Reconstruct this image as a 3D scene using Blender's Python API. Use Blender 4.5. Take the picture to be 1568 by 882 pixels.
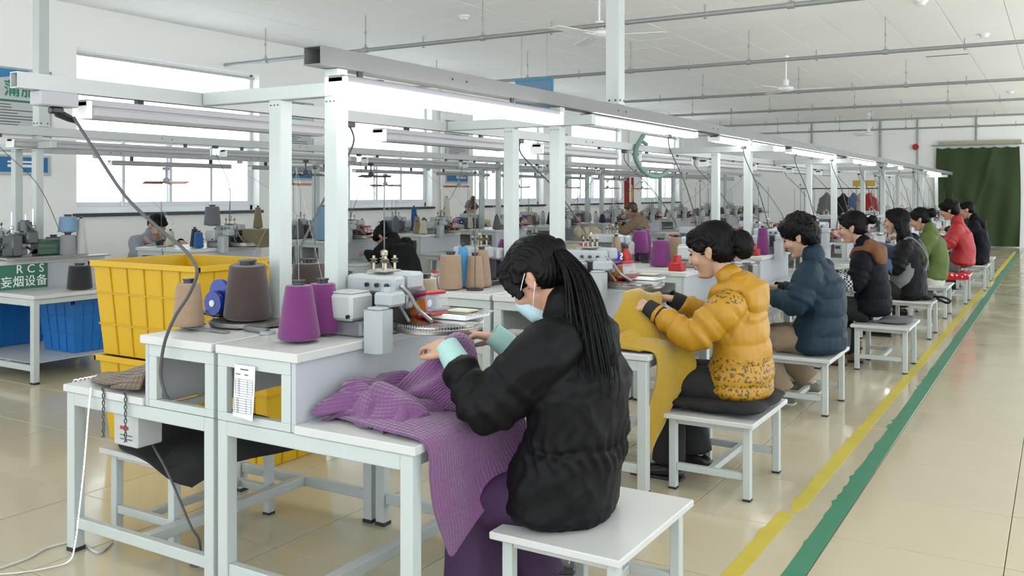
import bpy, math, random
import numpy as np
from mathutils import Vector, Matrix, Euler
random.seed(7)
PI = math.pi
S = bpy.context.scene
for o in list(bpy.data.objects): bpy.data.objects.remove(o)
C = S.collection

# ------------------------------------------------------------------ camera
FP, HY, YAW, CH = 1390.0, 297.0, math.radians(31.15), 1.5   # focal length in px, horizon row, yaw, eye height
cam = bpy.data.cameras.new('camera'); co = bpy.data.objects.new('camera', cam); C.objects.link(co)
co.location = (0, 0, CH); co.rotation_euler = (PI/2, 0, YAW)
cam.sensor_width = 36; cam.lens = 36*FP/1568; cam.shift_y = -(441-HY)/1568; cam.clip_end = 200
S.camera = co
# ------------------------------------------------------------------ world, lights, exposure
w = bpy.data.worlds.new('daylight'); S.world = w; w.use_nodes = True
bg = w.node_tree.nodes['Background']; bg.inputs[0].default_value = (0.90, 0.96, 1.0, 1); bg.inputs[1].default_value = 2.1
def area(name, loc, rot, sx, sy, power, col):
    l = bpy.data.lights.new(name, 'AREA'); l.shape = 'RECTANGLE'; l.size = sx; l.size_y = sy; l.energy = power; l.color = col
    o = bpy.data.objects.new(name, l); C.objects.link(o); o.location = loc; o.rotation_euler = rot; return o
S.view_settings.view_transform = 'Standard'; S.view_settings.look = 'None'
S.view_settings.exposure = 0.46; S.view_settings.gamma = 1.0; S.view_settings.use_curve_mapping = False

FWD = np.array([-math.sin(YAW), math.cos(YAW)]); RGT = np.array([math.cos(YAW), math.sin(YAW)])
def at(px, py, z):                       # ground-plan point of something of height z seen at (px, py)
    d = FP*(CH-z)/(py-HY); p = d*FWD + d*(px-784)/FP*RGT; return (float(p[0]), float(p[1]), z)
def atd(px, py, d):
    p = d*FWD + d*(px-784)/FP*RGT; return (float(p[0]), float(p[1]), CH-(py-HY)*d/FP)
def atX(px, py, X):
    r = FWD + (px-784)/FP*RGT; return atd(px, py, X/r[0])
def atY(px, py, Y):
    r = FWD + (px-784)/FP*RGT; return atd(px, py, Y/r[1])

# ------------------------------------------------------------------ materials
M = {}
def mat(name, col, rough=0.5, metal=0.0, noise=0.0, nscale=8.0, bump=0.0, bscale=40.0, emit=0.0, spec=0.5, stretch=None, coat=0.0):
    m = bpy.data.materials.new(name); m.use_nodes = True; nt = m.node_tree; b = nt.nodes['Principled BSDF']
    if name.split('_')[0] not in ('wall', 'ceil', 'lamp', 'reveal', 'frame', 'tile', 'paper', 'white', 'steel', 'laminate', 'panel'): col = tuple(q*.70 for q in col)
    c = (*col, 1)
    b.inputs['Base Color'].default_value = c; b.inputs['Roughness'].default_value = rough
    b.inputs['Metallic'].default_value = metal; b.inputs['Specular IOR Level'].default_value = spec
    b.inputs['Coat Weight'].default_value = coat
    if emit: b.inputs['Emission Color'].default_value = c; b.inputs['Emission Strength'].default_value = emit
    if noise or bump:
        tc = nt.nodes.new('ShaderNodeTexCoord'); mp = nt.nodes.new('ShaderNodeMapping'); nt.links.new(tc.outputs['Object'], mp.inputs[0])
        if stretch: mp.inputs['Scale'].default_value = stretch
    if noise:
        n = nt.nodes.new('ShaderNodeTexNoise'); n.inputs['Scale'].default_value = nscale; n.inputs['Detail'].default_value = 4; nt.links.new(mp.outputs[0], n.inputs[0])
        r = nt.nodes.new('ShaderNodeMix'); r.data_type = 'RGBA'; nt.links.new(n.outputs[0], r.inputs['Factor'])
        r.inputs[6].default_value = tuple(max(0, x*(1-noise)) for x in col)+(1,); r.inputs[7].default_value = tuple(min(1, x*(1+noise)) for x in col)+(1,)
        nt.links.new(r.outputs[2], b.inputs['Base Color'])
    if bump:
        n2 = nt.nodes.new('ShaderNodeTexNoise'); n2.inputs['Scale'].default_value = bscale; n2.inputs['Detail'].default_value = 3; nt.links.new(mp.outputs[0], n2.inputs[0])
        bp = nt.nodes.new('ShaderNodeBump'); bp.inputs['Strength'].default_value = bump; bp.inputs['Distance'].default_value = 0.01
        nt.links.new(n2.outputs[0], bp.inputs['Height']); nt.links.new(bp.outputs[0], b.inputs['Normal'])
    M[name] = m; return m
mat('steel', (.45, .49, .48), .38, noise=.05, nscale=5)
mat('steel_far', (.70, .73, .72), .45)
mat('laminate', (.53, .54, .53), .32, noise=.035, nscale=6)
mat('panel', (.42, .44, .475), .45, noise=.03, nscale=4)
mat('beam', (.25, .25, .245), .5, noise=.06)
mat('steel_grey', (.46, .48, .48), .45, noise=.05)
mat('galv', (.52, .54, .55), .38, metal=.4, noise=.06)
mat('dark', (.012, .012, .014), .6)
mat('rubber', (.03, .03, .035), .55)
mat('plastic_black', (.02, .02, .024), .3)
mat('wall', (.90, .90, .875), .85, noise=.02, nscale=1.5)
mat('wall_back', (.93, .93, .92), .85, noise=.03, nscale=1.0)
mat('ceil', (.965, .965, .94), .75, noise=.03, nscale=2)
mat('ceil_joint', (.30, .30, .29), .8)
mat('grout', (.27, .21, .14), .7)
mat('pipe', (.44, .47, .47), .35, metal=.3)
mat('lamp_on', (1, 1, 1), .4, emit=9)
mat('lamp_off', (.36, .355, .38), .4)
mat('wall_pale', (.72, .72, .71), .6)
mat('lamp_house', (.20, .195, .21), .45)
mat('frame', (.74, .76, .79), .35)
mat('reveal', (.86, .86, .85), .7)
mat('yellow_tape', (.70, .57, .07), .5, noise=.15, nscale=6)
mat('green_tape', (.05, .27, .15), .45, noise=.14, nscale=6)
mat('machine', (.50, .54, .56), .38, noise=.04)
mat('machine_dark', (.13, .14, .15), .35, metal=.5)
mat('machine_light', (.62, .64, .64), .38)
mat('machine_green', (.06, .13, .09), .35)
mat('brass', (.50, .45, .36), .3, metal=.9)
mat('chrome', (.70, .70, .70), .18, metal=1)
mat('grey_metal', (.33, .34, .36), .35, metal=.5)
mat('plate', (.40, .39, .36), .3, metal=.8, noise=.08, nscale=30)
mat('red', (.55, .02, .02), .35); mat('blue', (.01, .05, .42), .3); mat('sky', (.02, .30, .62), .5)
mat('orange', (.80, .22, .03), .35, noise=.5, nscale=40); mat('flame', (.85, .55, .08), .4)
mat('white', (.85, .86, .86), .4); mat('paper', (.78, .80, .84), .7)
mat('ink', (.15, .16, .2), .7); mat('fan_orange', (.80, .33, .20), .45); mat('cream', (.76, .74, .66), .45)
mat('bin_yellow', (.82, .50, .008), .42, noise=.06, nscale=4); mat('bin_line', (.74, .42, .007), .5)
mat('bin_blue', (.008, .20, .62), .4, noise=.06, nscale=4)
mat('sign_green', (.045, .22, .13), .5); mat('sign_blue', (.02, .22, .55), .4); mat('sign_face', (.72, .76, .76), .5); mat('sign_teal', (.05, .50, .42), .5)
mat('foam_green', (.20, .36, .30), .7); mat('skin', (.66, .36, .24), .5, noise=.07, nscale=14); mat('skin_b', (.66, .40, .28), .5, noise=.06, nscale=14)
mat('lip', (.42, .13, .10), .45); mat('hair', (.0045, .004, .004), .42, spec=.14, bump=.5, bscale=90, stretch=(1, 1, .15)); mat('hair_brown', (.10, .055, .035), .4, bump=.5, bscale=90, stretch=(1, 1, .2))
mat('jacket_black', (.004, .004, .005), .6, bump=.12, bscale=30, spec=.18)
mat('jacket_yellow', (.57, .285, .007), .5, bump=.12, bscale=30); mat('jacket_teal', (.009, .032, .056), .6, spec=.25, bump=.12, bscale=30)
mat('jacket_navy', (.005, .006, .011), .65, spec=.12, bump=.12); mat('sign_sky', (.10, .40, .66), .5); mat('hood_brown', (.20, .075, .022), .8, bump=.3, bscale=200)
mat('jacket_green', (.10, .155, .02), .7); mat('jacket_red', (.46, .006, .012), .55); mat('khaki', (.32, .23, .14), .8)
mat('trouser_purple', (.045, .010, .062), .75, noise=.1); mat('trouser_black', (.010, .010, .011), .8); mat('trouser_khaki', (.34, .25, .16), .8); mat('trouser_grey', (.14, .14, .14), .8)
mat('mint', (.46, .72, .68), .75, bump=.3, bscale=120); mat('cuff', (.010, .010, .010), .8, bump=.3, bscale=120)
mat('mask', (.60, .85, .92), .7); mat('cushion_black', (.008, .008, .009), .8); mat('cushion_grey', (.16, .16, .17), .85)
mat('apron', (.22, .22, .24), .75); mat('sleeve_blue', (.10, .16, .30), .8); mat('grey_fleece', (.32, .34, .38), .9); mat('pink', (.62, .40, .36), .9)
mat('shoe', (.012, .012, .012), .3); mat('shoe_green', (.20, .22, .17), .7); mat('boot', (.30, .20, .13), .8)
mat('marble', (.035, .035, .04), .25, noise=.9, nscale=9); mat('tile_wall', (.70, .69, .66), .5)
mat('curtain', (.042, .078, .022), .8, noise=.12, nscale=5); mat('cloth_red', (.45, .03, .02), .8); mat('cloth_cream', (.66, .60, .42), .85, noise=.15); mat('cloth_lilac', (.45, .35, .42), .85, noise=.2, nscale=10)
mat('cable', (.10, .10, .11), .5); mat('cable_white', (.75, .75, .73), .5)

def yarn(name, col):
    m = mat(name, col, .85, noise=.10, nscale=14, stretch=(1, 1, 5)); nt = m.node_tree; b = nt.nodes['Principled BSDF']
    tc = nt.nodes.new('ShaderNodeTexCoord'); wv = nt.nodes.new('ShaderNodeTexWave'); wv.bands_direction = 'Z'
    wv.inputs['Scale'].default_value = 75; wv.inputs['Distortion'].default_value = 3.0; wv.inputs['Detail'].default_value = 1
    mp = nt.nodes.new('ShaderNodeMapping'); mp.inputs['Rotation'].default_value = (.12, .09, 0)
    nt.links.new(tc.outputs['Object'], mp.inputs[0]); nt.links.new(mp.outputs[0], wv.inputs[0])
    bp = nt.nodes.new('ShaderNodeBump'); bp.inputs['Strength'].default_value = .35; bp.inputs['Distance'].default_value = .004
    nt.links.new(wv.outputs[0], bp.inputs['Height']); nt.links.new(bp.outputs[0], b.inputs['Normal'])
    b.inputs['Sheen Weight'].default_value = .25
YC = {'purple': (.19, .022, .17), 'tan': (.40, .27, .175), 'dark brown': (.060, .037, .033), 'sand': (.44, .36, .24), 'grey': (.16, .16, .18), 'light blue': (.24, .42, .62), 'white': (.74, .74, .72),
      'navy': (.018, .022, .06), 'black': (.012, .012, .016), 'olive': (.19, .16, .085), 'cream': (.66, .66, .48), 'blue': (.01, .11, .36), 'plum': (.14, .06, .11), 'red': (.42, .02, .03), 'sky blue': (.08, .36, .65), 'silver': (.36, .37, .40)}
for k, v in YC.items(): yarn('yarn_'+k, v)

def knit(name, col, scale=150, strength=.9, dirn='X'):
    m = mat(name, col, .9, noise=.08, nscale=20); nt = m.node_tree; b = nt.nodes['Principled BSDF']
    uv = nt.nodes.new('ShaderNodeUVMap'); uv.uv_map = 'uv'
    h = []
    for d, sc, di in ((dirn, scale, 2.0), ('Y' if dirn == 'X' else 'X', scale*.8, 1.5)):
        wv = nt.nodes.new('ShaderNodeTexWave'); wv.bands_direction = d; wv.inputs['Scale'].default_value = sc/20; wv.inputs['Distortion'].default_value = di; wv.inputs['Detail Scale'].default_value = 2
        nt.links.new(uv.outputs[0], wv.inputs[0]); h.append(wv)
    mx = nt.nodes.new('ShaderNodeMath'); mx.operation = 'MULTIPLY_ADD'; mx.inputs[1].default_value = .45; nt.links.new(h[1].outputs[1], mx.inputs[0]); nt.links.new(h[0].outputs[1], mx.inputs[2])
    bp = nt.nodes.new('ShaderNodeBump'); bp.inputs['Strength'].default_value = strength; bp.inputs['Distance'].default_value = .006
    nt.links.new(mx.outputs[0], bp.inputs['Height']); nt.links.new(bp.outputs[0], b.inputs['Normal'])
    b.inputs['Sheen Weight'].default_value = .3; return m
knit('knit_purple', (.21, .075, .22), 420, .55); knit('knit_yellow', (.50, .31, .012), 300, .25); knit('knit_brown', (.17, .11, .06), 300, .9)

# floor tile: glossy cream with faint clouding
m = mat('tile', (.49, .435, .31), .13, noise=.045, nscale=1.6, spec=.5)
nt = m.node_tree; b = nt.nodes['Principled BSDF']
n3 = nt.nodes.new('ShaderNodeTexNoise'); n3.inputs['Scale'].default_value = 2.5; n3.inputs['Detail'].default_value = 5
geo = nt.nodes.new('ShaderNodeNewGeometry'); nt.links.new(geo.outputs['Position'], n3.inputs[0])
mr = nt.nodes.new('ShaderNodeMapRange'); mr.inputs['From Min'].default_value = .3; mr.inputs['From Max'].default_value = .7; mr.inputs['To Min'].default_value = .07; mr.inputs['To Max'].default_value = .22
nt.links.new(n3.outputs[0], mr.inputs[0]); nt.links.new(mr.outputs[0], b.inputs['Roughness'])
# glass panes
m = bpy.data.materials.new('glass'); m.use_nodes = True; nt = m.node_tree; nt.nodes.clear()
o_ = nt.nodes.new('ShaderNodeOutputMaterial'); tr = nt.nodes.new('ShaderNodeBsdfTransparent'); gl = nt.nodes.new('ShaderNodeBsdfGlossy'); mx = nt.nodes.new('ShaderNodeMixShader')
tr.inputs[0].default_value = (.97, .99, 1, 1); gl.inputs['Roughness'].default_value = .02; mx.inputs[0].default_value = .07
nt.links.new(tr.outputs[0], mx.inputs[1]); nt.links.new(gl.outputs[0], mx.inputs[2]); nt.links.new(mx.outputs[0], o_.inputs[0]); M['glass'] = m
# clear plastic window of the lint boxes
def tint(name, col, f):
    m = bpy.data.materials.new(name); m.use_nodes = True; nt = m.node_tree; b = nt.nodes['Principled BSDF']; b.inputs['Base Color'].default_value = (*col, 1)
    b.inputs['Roughness'].default_value = .12; b.inputs['Alpha'].default_value = f; M[name] = m
tint('clear', (.55, .55, .55), .35)
# printed jacket bands and checked sleeves: flat print only
def printed(name, base, ink, scale, thr, zband):
    m = mat(name, base, .5, bump=.12, bscale=30); nt = m.node_tree; b = nt.nodes['Principled BSDF']
    tc = nt.nodes.new('ShaderNodeTexCoord'); v = nt.nodes.new('ShaderNodeTexNoise'); v.inputs['Scale'].default_value = scale; v.inputs['Detail'].default_value = 1.5; nt.links.new(tc.outputs['Object'], v.inputs[0])
    g = nt.nodes.new('ShaderNodeMath'); g.operation = 'GREATER_THAN'; g.inputs[1].default_value = thr; nt.links.new(v.outputs[0], g.inputs[0])
    sx = nt.nodes.new('ShaderNodeSeparateXYZ'); nt.links.new(tc.outputs['Object'], sx.inputs[0])
    acc = None
    for lo, hi in zband:
        cmp_ = nt.nodes.new('ShaderNodeMath'); cmp_.operation = 'COMPARE'; cmp_.inputs[1].default_value = (lo+hi)/2; cmp_.inputs[2].default_value = (hi-lo)/2; nt.links.new(sx.outputs[2], cmp_.inputs[0])
        if acc is None: acc = cmp_
        else:
            a = nt.nodes.new('ShaderNodeMath'); a.operation = 'MAXIMUM'; nt.links.new(acc.outputs[0], a.inputs[0]); nt.links.new(cmp_.outputs[0], a.inputs[1]); acc = a
    mu = nt.nodes.new('ShaderNodeMath'); mu.operation = 'MULTIPLY'; nt.links.new(g.outputs[0], mu.inputs[0]); nt.links.new(acc.outputs[0], mu.inputs[1])
    # the print stops short of the front
    xs = nt.nodes.new('ShaderNodeMath'); xs.operation = 'LESS_THAN'; xs.inputs[1].default_value = .10; nt.links.new(sx.outputs[0], xs.inputs[0])
    mu2 = nt.nodes.new('ShaderNodeMath'); mu2.operation = 'MULTIPLY'; nt.links.new(mu.outputs[0], mu2.inputs[0]); nt.links.new(xs.outputs[0], mu2.inputs[1])
    r = nt.nodes.new('ShaderNodeMix'); r.data_type = 'RGBA'; nt.links.new(mu2.outputs[0], r.inputs['Factor']); r.inputs[6].default_value = (*base, 1); r.inputs[7].default_value = (*ink, 1)
    nt.links.new(r.outputs[2], b.inputs['Base Color'])
printed('jacket_yellow_print', (.40, .20, .005), (.09, .065, .012), 62, .555, [(.44, .67), (.955, 1.04)])
m = mat('check', (.5, .5, .5), .8); nt = m.node_tree; b = nt.nodes['Principled BSDF']; ck = nt.nodes.new('ShaderNodeTexChecker'); ck.inputs['Scale'].default_value = 55
ck.inputs[1].default_value = (.55, .55, .56, 1); ck.inputs[2].default_value = (.02, .02, .03, 1); tc = nt.nodes.new('ShaderNodeTexCoord'); nt.links.new(tc.outputs['Object'], ck.inputs[0]); nt.links.new(ck.outputs[0], b.inputs['Base Color'])
m = mat('red_dots', (.5, .02, .02), .8); nt = m.node_tree; b = nt.nodes['Principled BSDF']; v = nt.nodes.new('ShaderNodeTexVoronoi'); v.inputs['Scale'].default_value = 22; tc = nt.nodes.new('ShaderNodeTexCoord'); nt.links.new(tc.outputs['Object'], v.inputs[0])
g = nt.nodes.new('ShaderNodeMath'); g.operation = 'LESS_THAN'; g.inputs[1].default_value = .28; nt.links.new(v.outputs[0], g.inputs[0]); r = nt.nodes.new('ShaderNodeMix'); r.data_type = 'RGBA'; nt.links.new(g.outputs[0], r.inputs['Factor'])
r.inputs[6].default_value = (.48, .01, .02, 1); r.inputs[7].default_value = (.75, .7, .7, 1); nt.links.new(r.outputs[2], b.inputs['Base Color'])

# ------------------------------------------------------------------ mesh helpers
class MB:
    def __init__(s): s.v = []; s.f = []; s.xf = None; s.uv = {}
    def add(s, vs, fs):
        n = len(s.v)
        if s.xf is not None: vs = [tuple(s.xf @ Vector(p)) for p in vs]
        s.v += [tuple(p) for p in vs]; s.f += [tuple(i+n for i in f) for f in fs]; return n
    def box(s, x0, x1, y0, y1, z0, z1, b=0.0):
        if x1 < x0: x0, x1 = x1, x0
        if y1 < y0: y0, y1 = y1, y0
        if not b:
            v = [(x, y, z) for x in (x0, x1) for y in (y0, y1) for z in (z0, z1)]
            s.add(v, [(0, 1, 3, 2), (4, 6, 7, 5), (0, 4, 5, 1), (2, 3, 7, 6), (0, 2, 6, 4), (1, 5, 7, 3)]); return
        b = min(b, (x1-x0)/2.01, (y1-y0)/2.01, (z1-z0)/2.01)
        X, Y, Z = (x0, x1), (y0, y1), (z0, z1); v = []; ix = {}
        for i in (0, 1):
            for j in (0, 1):
                for k in (0, 1):
                    a = (X[i], Y[j], Z[k]); ins = [a[0]+(b if i == 0 else -b), a[1]+(b if j == 0 else -b), a[2]+(b if k == 0 else -b)]
                    for ax in range(3):
                        p = list(ins); p[ax] = a[ax]; ix[i, j, k, ax] = len(v); v.append(tuple(p))
        f = []
        for ax in range(3):
            o1, o2 = [q for q in range(3) if q != ax]
            for sd in (0, 1):
                q = []
                for a1, a2 in ((0, 0), (1, 0), (1, 1), (0, 1)):
                    t = [0, 0, 0]; t[ax] = sd; t[o1] = a1; t[o2] = a2; q.append(ix[t[0], t[1], t[2], ax])
                flip = (sd == 0) != (ax == 1); f.append(tuple(reversed(q)) if flip else tuple(q))
            for a1 in (0, 1):
                for a2 in (0, 1):
                    t0 = [0, 0, 0]; t1 = [0, 0, 0]; t0[o1] = t1[o1] = a1; t0[o2] = t1[o2] = a2; t1[ax] = 1
                    q = [ix[t0[0], t0[1], t0[2], o1], ix[t1[0], t1[1], t1[2], o1], ix[t1[0], t1[1], t1[2], o2], ix[t0[0], t0[1], t0[2], o2]]
                    if ((a1 == a2) != (ax == 1)): q.reverse()
                    f.append(tuple(q))
        for i in (0, 1):
            for j in (0, 1):
                for k in (0, 1):
                    q = [ix[i, j, k, 0], ix[i, j, k, 1], ix[i, j, k, 2]]
                    if (i+j+k) % 2 == 0: q.reverse()
                    f.append(tuple(q))
        s.add(v, f)
    def tube(s, pts, r, n=8, caps=True, rx=None):
        pts = [Vector(p) for p in pts]; m = len(pts); rs = r if isinstance(r, (list, tuple)) else [r]*m
        vs = []; up = None
        for i, p in enumerate(pts):
            t = (pts[min(i+1, m-1)]-pts[max(i-1, 0)]).normalized()
            if up is None: up = Vector((0, 0, 1)) if abs(t.z) < .9 else Vector((1, 0, 0))
            a = t.cross(up).normalized(); bb = a.cross(t).normalized(); up = bb
            for k in range(n):
                th = 2*PI*k/n; vs.append(p+a*math.cos(th)*rs[i]+bb*math.sin(th)*rs[i])
        fs = [(i*n+k, i*n+(k+1) % n, (i+1)*n+(k+1) % n, (i+1)*n+k) for i in range(m-1) for k in range(n)]
        if caps: fs += [tuple(reversed(range(n))), tuple(range((m-1)*n, m*n))]
        s.add(vs, fs)
    def lathe(s, prof, c=(0, 0, 0), n=24, jit=0.0):
        vs = []; m = len(prof)
        for r, z in prof:
            for k in range(n):
                th = 2*PI*k/n; rr = r+(random.uniform(-jit, jit) if jit else 0); vs.append((c[0]+rr*math.cos(th), c[1]+rr*math.sin(th), c[2]+z))
        fs = [(i*n+k, i*n+(k+1) % n, (i+1)*n+(k+1) % n, (i+1)*n+k) for i in range(m-1) for k in range(n)]
        fs += [tuple(reversed(range(n))), tuple(range((m-1)*n, m*n))]
        s.add(vs, fs)
    def loft(s, secs, n=14, side=(0, 1, 0), c0=1.0):
        # secs: (point, half width along side, half depth) ; ends are rounded off
        P = [Vector(q[0]) for q in secs]; m = len(P); side = Vector(side); vs = []
        rings = []
        for i, q in enumerate(secs):
            t = (P[min(i+1, m-1)]-P[max(i-1, 0)]).normalized()
            sd = (side - t*side.dot(t)).normalized(); nn = t.cross(sd)
            rings.append((P[i], q[1], q[2], sd, nn, t))
        def cap(R, sg):
            p, a, b_, sd, nn, t = R; e = min(a, b_); out = []; fl = c0 if sg < 0 else 1.0
            for k in (math.radians(35), math.radians(65)):
                out.append((p+t*sg*e*fl*math.sin(k), a*math.cos(k) if a == e else a-e+e*math.cos(k), b_*math.cos(k) if b_ == e else b_-e+e*math.cos(k), sd, nn, t))
            return out
        rings = list(reversed(cap(rings[0], -1)))+rings+cap(rings[-1], 1)
        for p, a, b_, sd, nn, t in rings:
            for k in range(n):
                th = 2*PI*k/n; vs.append(p+sd*a*math.cos(th)+nn*b_*math.sin(th))
        m2 = len(rings)
        fs = [(i*n+k, i*n+(k+1) % n, (i+1)*n+(k+1) % n, (i+1)*n+k) for i in range(m2-1) for k in range(n)]
        fs += [tuple(reversed(range(n))), tuple(range((m2-1)*n, m2*n))]
        s.add(vs, fs)
    def ball(s, c, r, n=16, m=10, R=None):
        c = Vector(c); vs = []; r = r if isinstance(r, (tuple, list)) else (r, r, r)
        for i in range(1, m):
            ph = PI*i/m
            for k in range(n):
                th = 2*PI*k/n; p = Vector((r[0]*math.sin(ph)*math.cos(th), r[1]*math.sin(ph)*math.sin(th), r[2]*math.cos(ph)))
                vs.append(c+(R @ p if R else p))
        a, b_ = Vector((0, 0, r[2])), Vector((0, 0, -r[2])); vs += [c+(R @ a if R else a), c+(R @ b_ if R else b_)]; L = len(vs)
        fs = [(i*n+k, (i+1)*n+k, (i+1)*n+(k+1) % n, i*n+(k+1) % n) for i in range(m-2) for k in range(n)]
        fs += [(L-2, k, (k+1) % n) for k in range(n)]+[(L-1, (m-2)*n+(k+1) % n, (m-2)*n+k) for k in range(n)]
        s.add(vs, fs)
    def build(s, name, material, parent=None, smooth=True, **props):
        me = bpy.data.meshes.new(name); me.from_pydata(s.v, [], s.f); me.materials.append(M[material])
        if smooth:
            me.polygons.foreach_set('use_smooth', [True]*len(me.polygons)); me.set_sharp_from_angle(angle=math.radians(40))
        me.update(); o = bpy.data.objects.new(name, me); C.objects.link(o)
        if parent is not None: o.parent = parent
        for k, v in props.items(): o[k] = v
        return o
def tag(o, label, cat, group=None, kind=None):
    if label: o['label'] = label
    if cat: o['category'] = cat
    if group: o['group'] = group
    if kind: o['kind'] = kind
    return o
def thing(name, label, cat, loc=(0, 0, 0), rz=0, group=None):
    o = bpy.data.objects.new(name, None); C.objects.link(o); o.empty_display_size = .1
    o.location = loc; o.rotation_euler = (0, 0, rz); return tag(o, label, cat, group)
def struct(o): o['kind'] = 'structure'; return o
KIDS = {}
def kids(o):
    if not KIDS:
        for q in bpy.data.objects:
            if q.parent: KIDS.setdefault(q.parent.name, []).append(q)
    return KIDS.get(o.name, [])
def dup(root, loc, rz=0, label=None, group=None):
    KIDS.clear()
    def cp(o, par):
        c = o.copy(); C.objects.link(c); c.parent = par
        for ch in tree.get(o.name, []): cp(ch, c)
        return c
    tree = {}
    def walk(o):
        tree[o.name] = list(o.children)
        for ch in o.children: walk(ch)
    walk(root); r = cp(root, None); r.location = loc; r.rotation_euler = (0, 0, rz)
    if label: r['label'] = label
    if group: r['group'] = group
    return r
def one(name, mb, material, label, cat, group=None, loc=None, **k): 
    o = mb.build(name, material, **k)
    if loc: o.location = loc
    return tag(o, label, cat, group)
def spline(pts, n=8):
    P = [Vector(p) for p in pts]; out = []
    for i in range(len(P)-1):
        p0, p1, p2, p3 = P[max(i-1, 0)], P[i], P[i+1], P[min(i+2, len(P)-1)]
        for k in range(n):
            t = k/n; out.append(.5*((2*p1)+(p2-p0)*t+(2*p0-5*p1+4*p2-p3)*t*t+(3*p1-p0-3*p2+p3)*t**3))
    out.append(P[-1]); return out
ORD = ['nearest', 'second', 'third', 'fourth', 'fifth', 'sixth', 'seventh', 'eighth', 'ninth', 'tenth', 'eleventh', 'twelfth', 'thirteenth', 'fourteenth']
def nth(k): return 'the nearest' if k == 0 else 'the '+ORD[k]

def nthc(k): return 'nearest to the camera' if k == 0 else ORD[k]+' from the camera'
# ================================================================== THE SETTING
CZ = 3.75; XW = -10.0; YB = 29.0; XR = 3.2; Y0 = -2.0
TX, TY = .664, .679
floor = MB(); floor.box(-10.25, XR, Y0, YB+.1, -.12, -.006); floor = struct(floor.build('floor', 'grout'))
def tile_mb(): 
    b = MB(); b.box(.0025, TX-.0025, .0025, TY-.0025, -.02, 0, .0012); return b
cells = [(i, j) for i in range(-7, 15) for j in range(-10, 36)]
cells = [(-.193-TX*(i+1), 4.812+TY*j) for i, j in cells]
cells = [c for c in cells if c[0] > XW-.05 and c[0] < XR-.6 and c[1] > Y0 and c[1]+TY < YB+.4]
def inview(x, y, m=1.0):
    p = np.array([x, y]); d = p @ FWD
    return d > .8 and abs(FP*(p @ RGT)/d) < 784*m
vis = sorted([c for c in cells if inview(c[0]+.3, c[1]+.3, 1.06)], key=lambda c: (c[0]+.3)**2+(c[1]+.3)**2)[:300]
vs = set(vis); proto = None
for k, c in enumerate(vis):
    if proto is None: proto = tile_mb().build('tile', 'tile', floor, smooth=False); t = proto
    else: t = proto.copy(); C.objects.link(t)
    t.location = (c[0], c[1], 0)
r = MB()
for c in cells:
    if c in vs: continue
    x1 = min(c[0]+TX-.0025, XR); y1 = min(c[1]+TY-.0025, YB); x0 = max(c[0]+.0025, XW)
    r.box(x0, x1, c[1]+.0025, y1, -.02, 0)
r.build('tile_field', 'tile', floor, smooth=False, kind='stuff')

# ceiling with tiles of 0.68 m, joints recessed
ceil = MB(); ceil.box(-10.25, XR, Y0, YB+.1, CZ+.012, CZ+.12); ceil = struct(ceil.build('ceiling', 'ceil_joint'))
P_ = .68; cc = [(-.57-P_*(i+1), 11.71+P_*j) for i in range(-7, 15) for j in range(-20, 26)]
cc = [c for c in cc if c[0] > XW-.4 and c[0]+P_ < XR and c[1] > Y0 and c[1]+P_ < YB+.5]
def tv(c):
    p = np.array([c[0]+.34, c[1]+.34]); d = p @ FWD
    return d > 6 and abs(FP*(p @ RGT)/d) < 800 and FP*(CZ-CH)/d < 330
vis = sorted([c for c in cc if tv(c)], key=lambda c: c[0]**2+c[1]**2)[:300]; vs = set(vis); proto = None
for c in vis:
    if proto is None:
        b_ = MB(); b_.box(.004, P_-.004, .004, P_-.004, CZ, CZ+.02, .003); proto = b_.build('ceiling_tile', 'ceil', ceil, smooth=False); t = proto
    else: t = proto.copy(); C.objects.link(t)
    t.location = (c[0], c[1], random.choice((0, 0, .001, .002)))
r = MB()
for c in cc:
    if c not in vs: r.box(max(c[0]+.004, XW), c[0]+P_-.004, c[1]+.004, min(c[1]+P_-.004, YB), CZ, CZ+.02)
r.build('ceiling_tile_field', 'ceil', ceil, smooth=False, kind='stuff')

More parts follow.
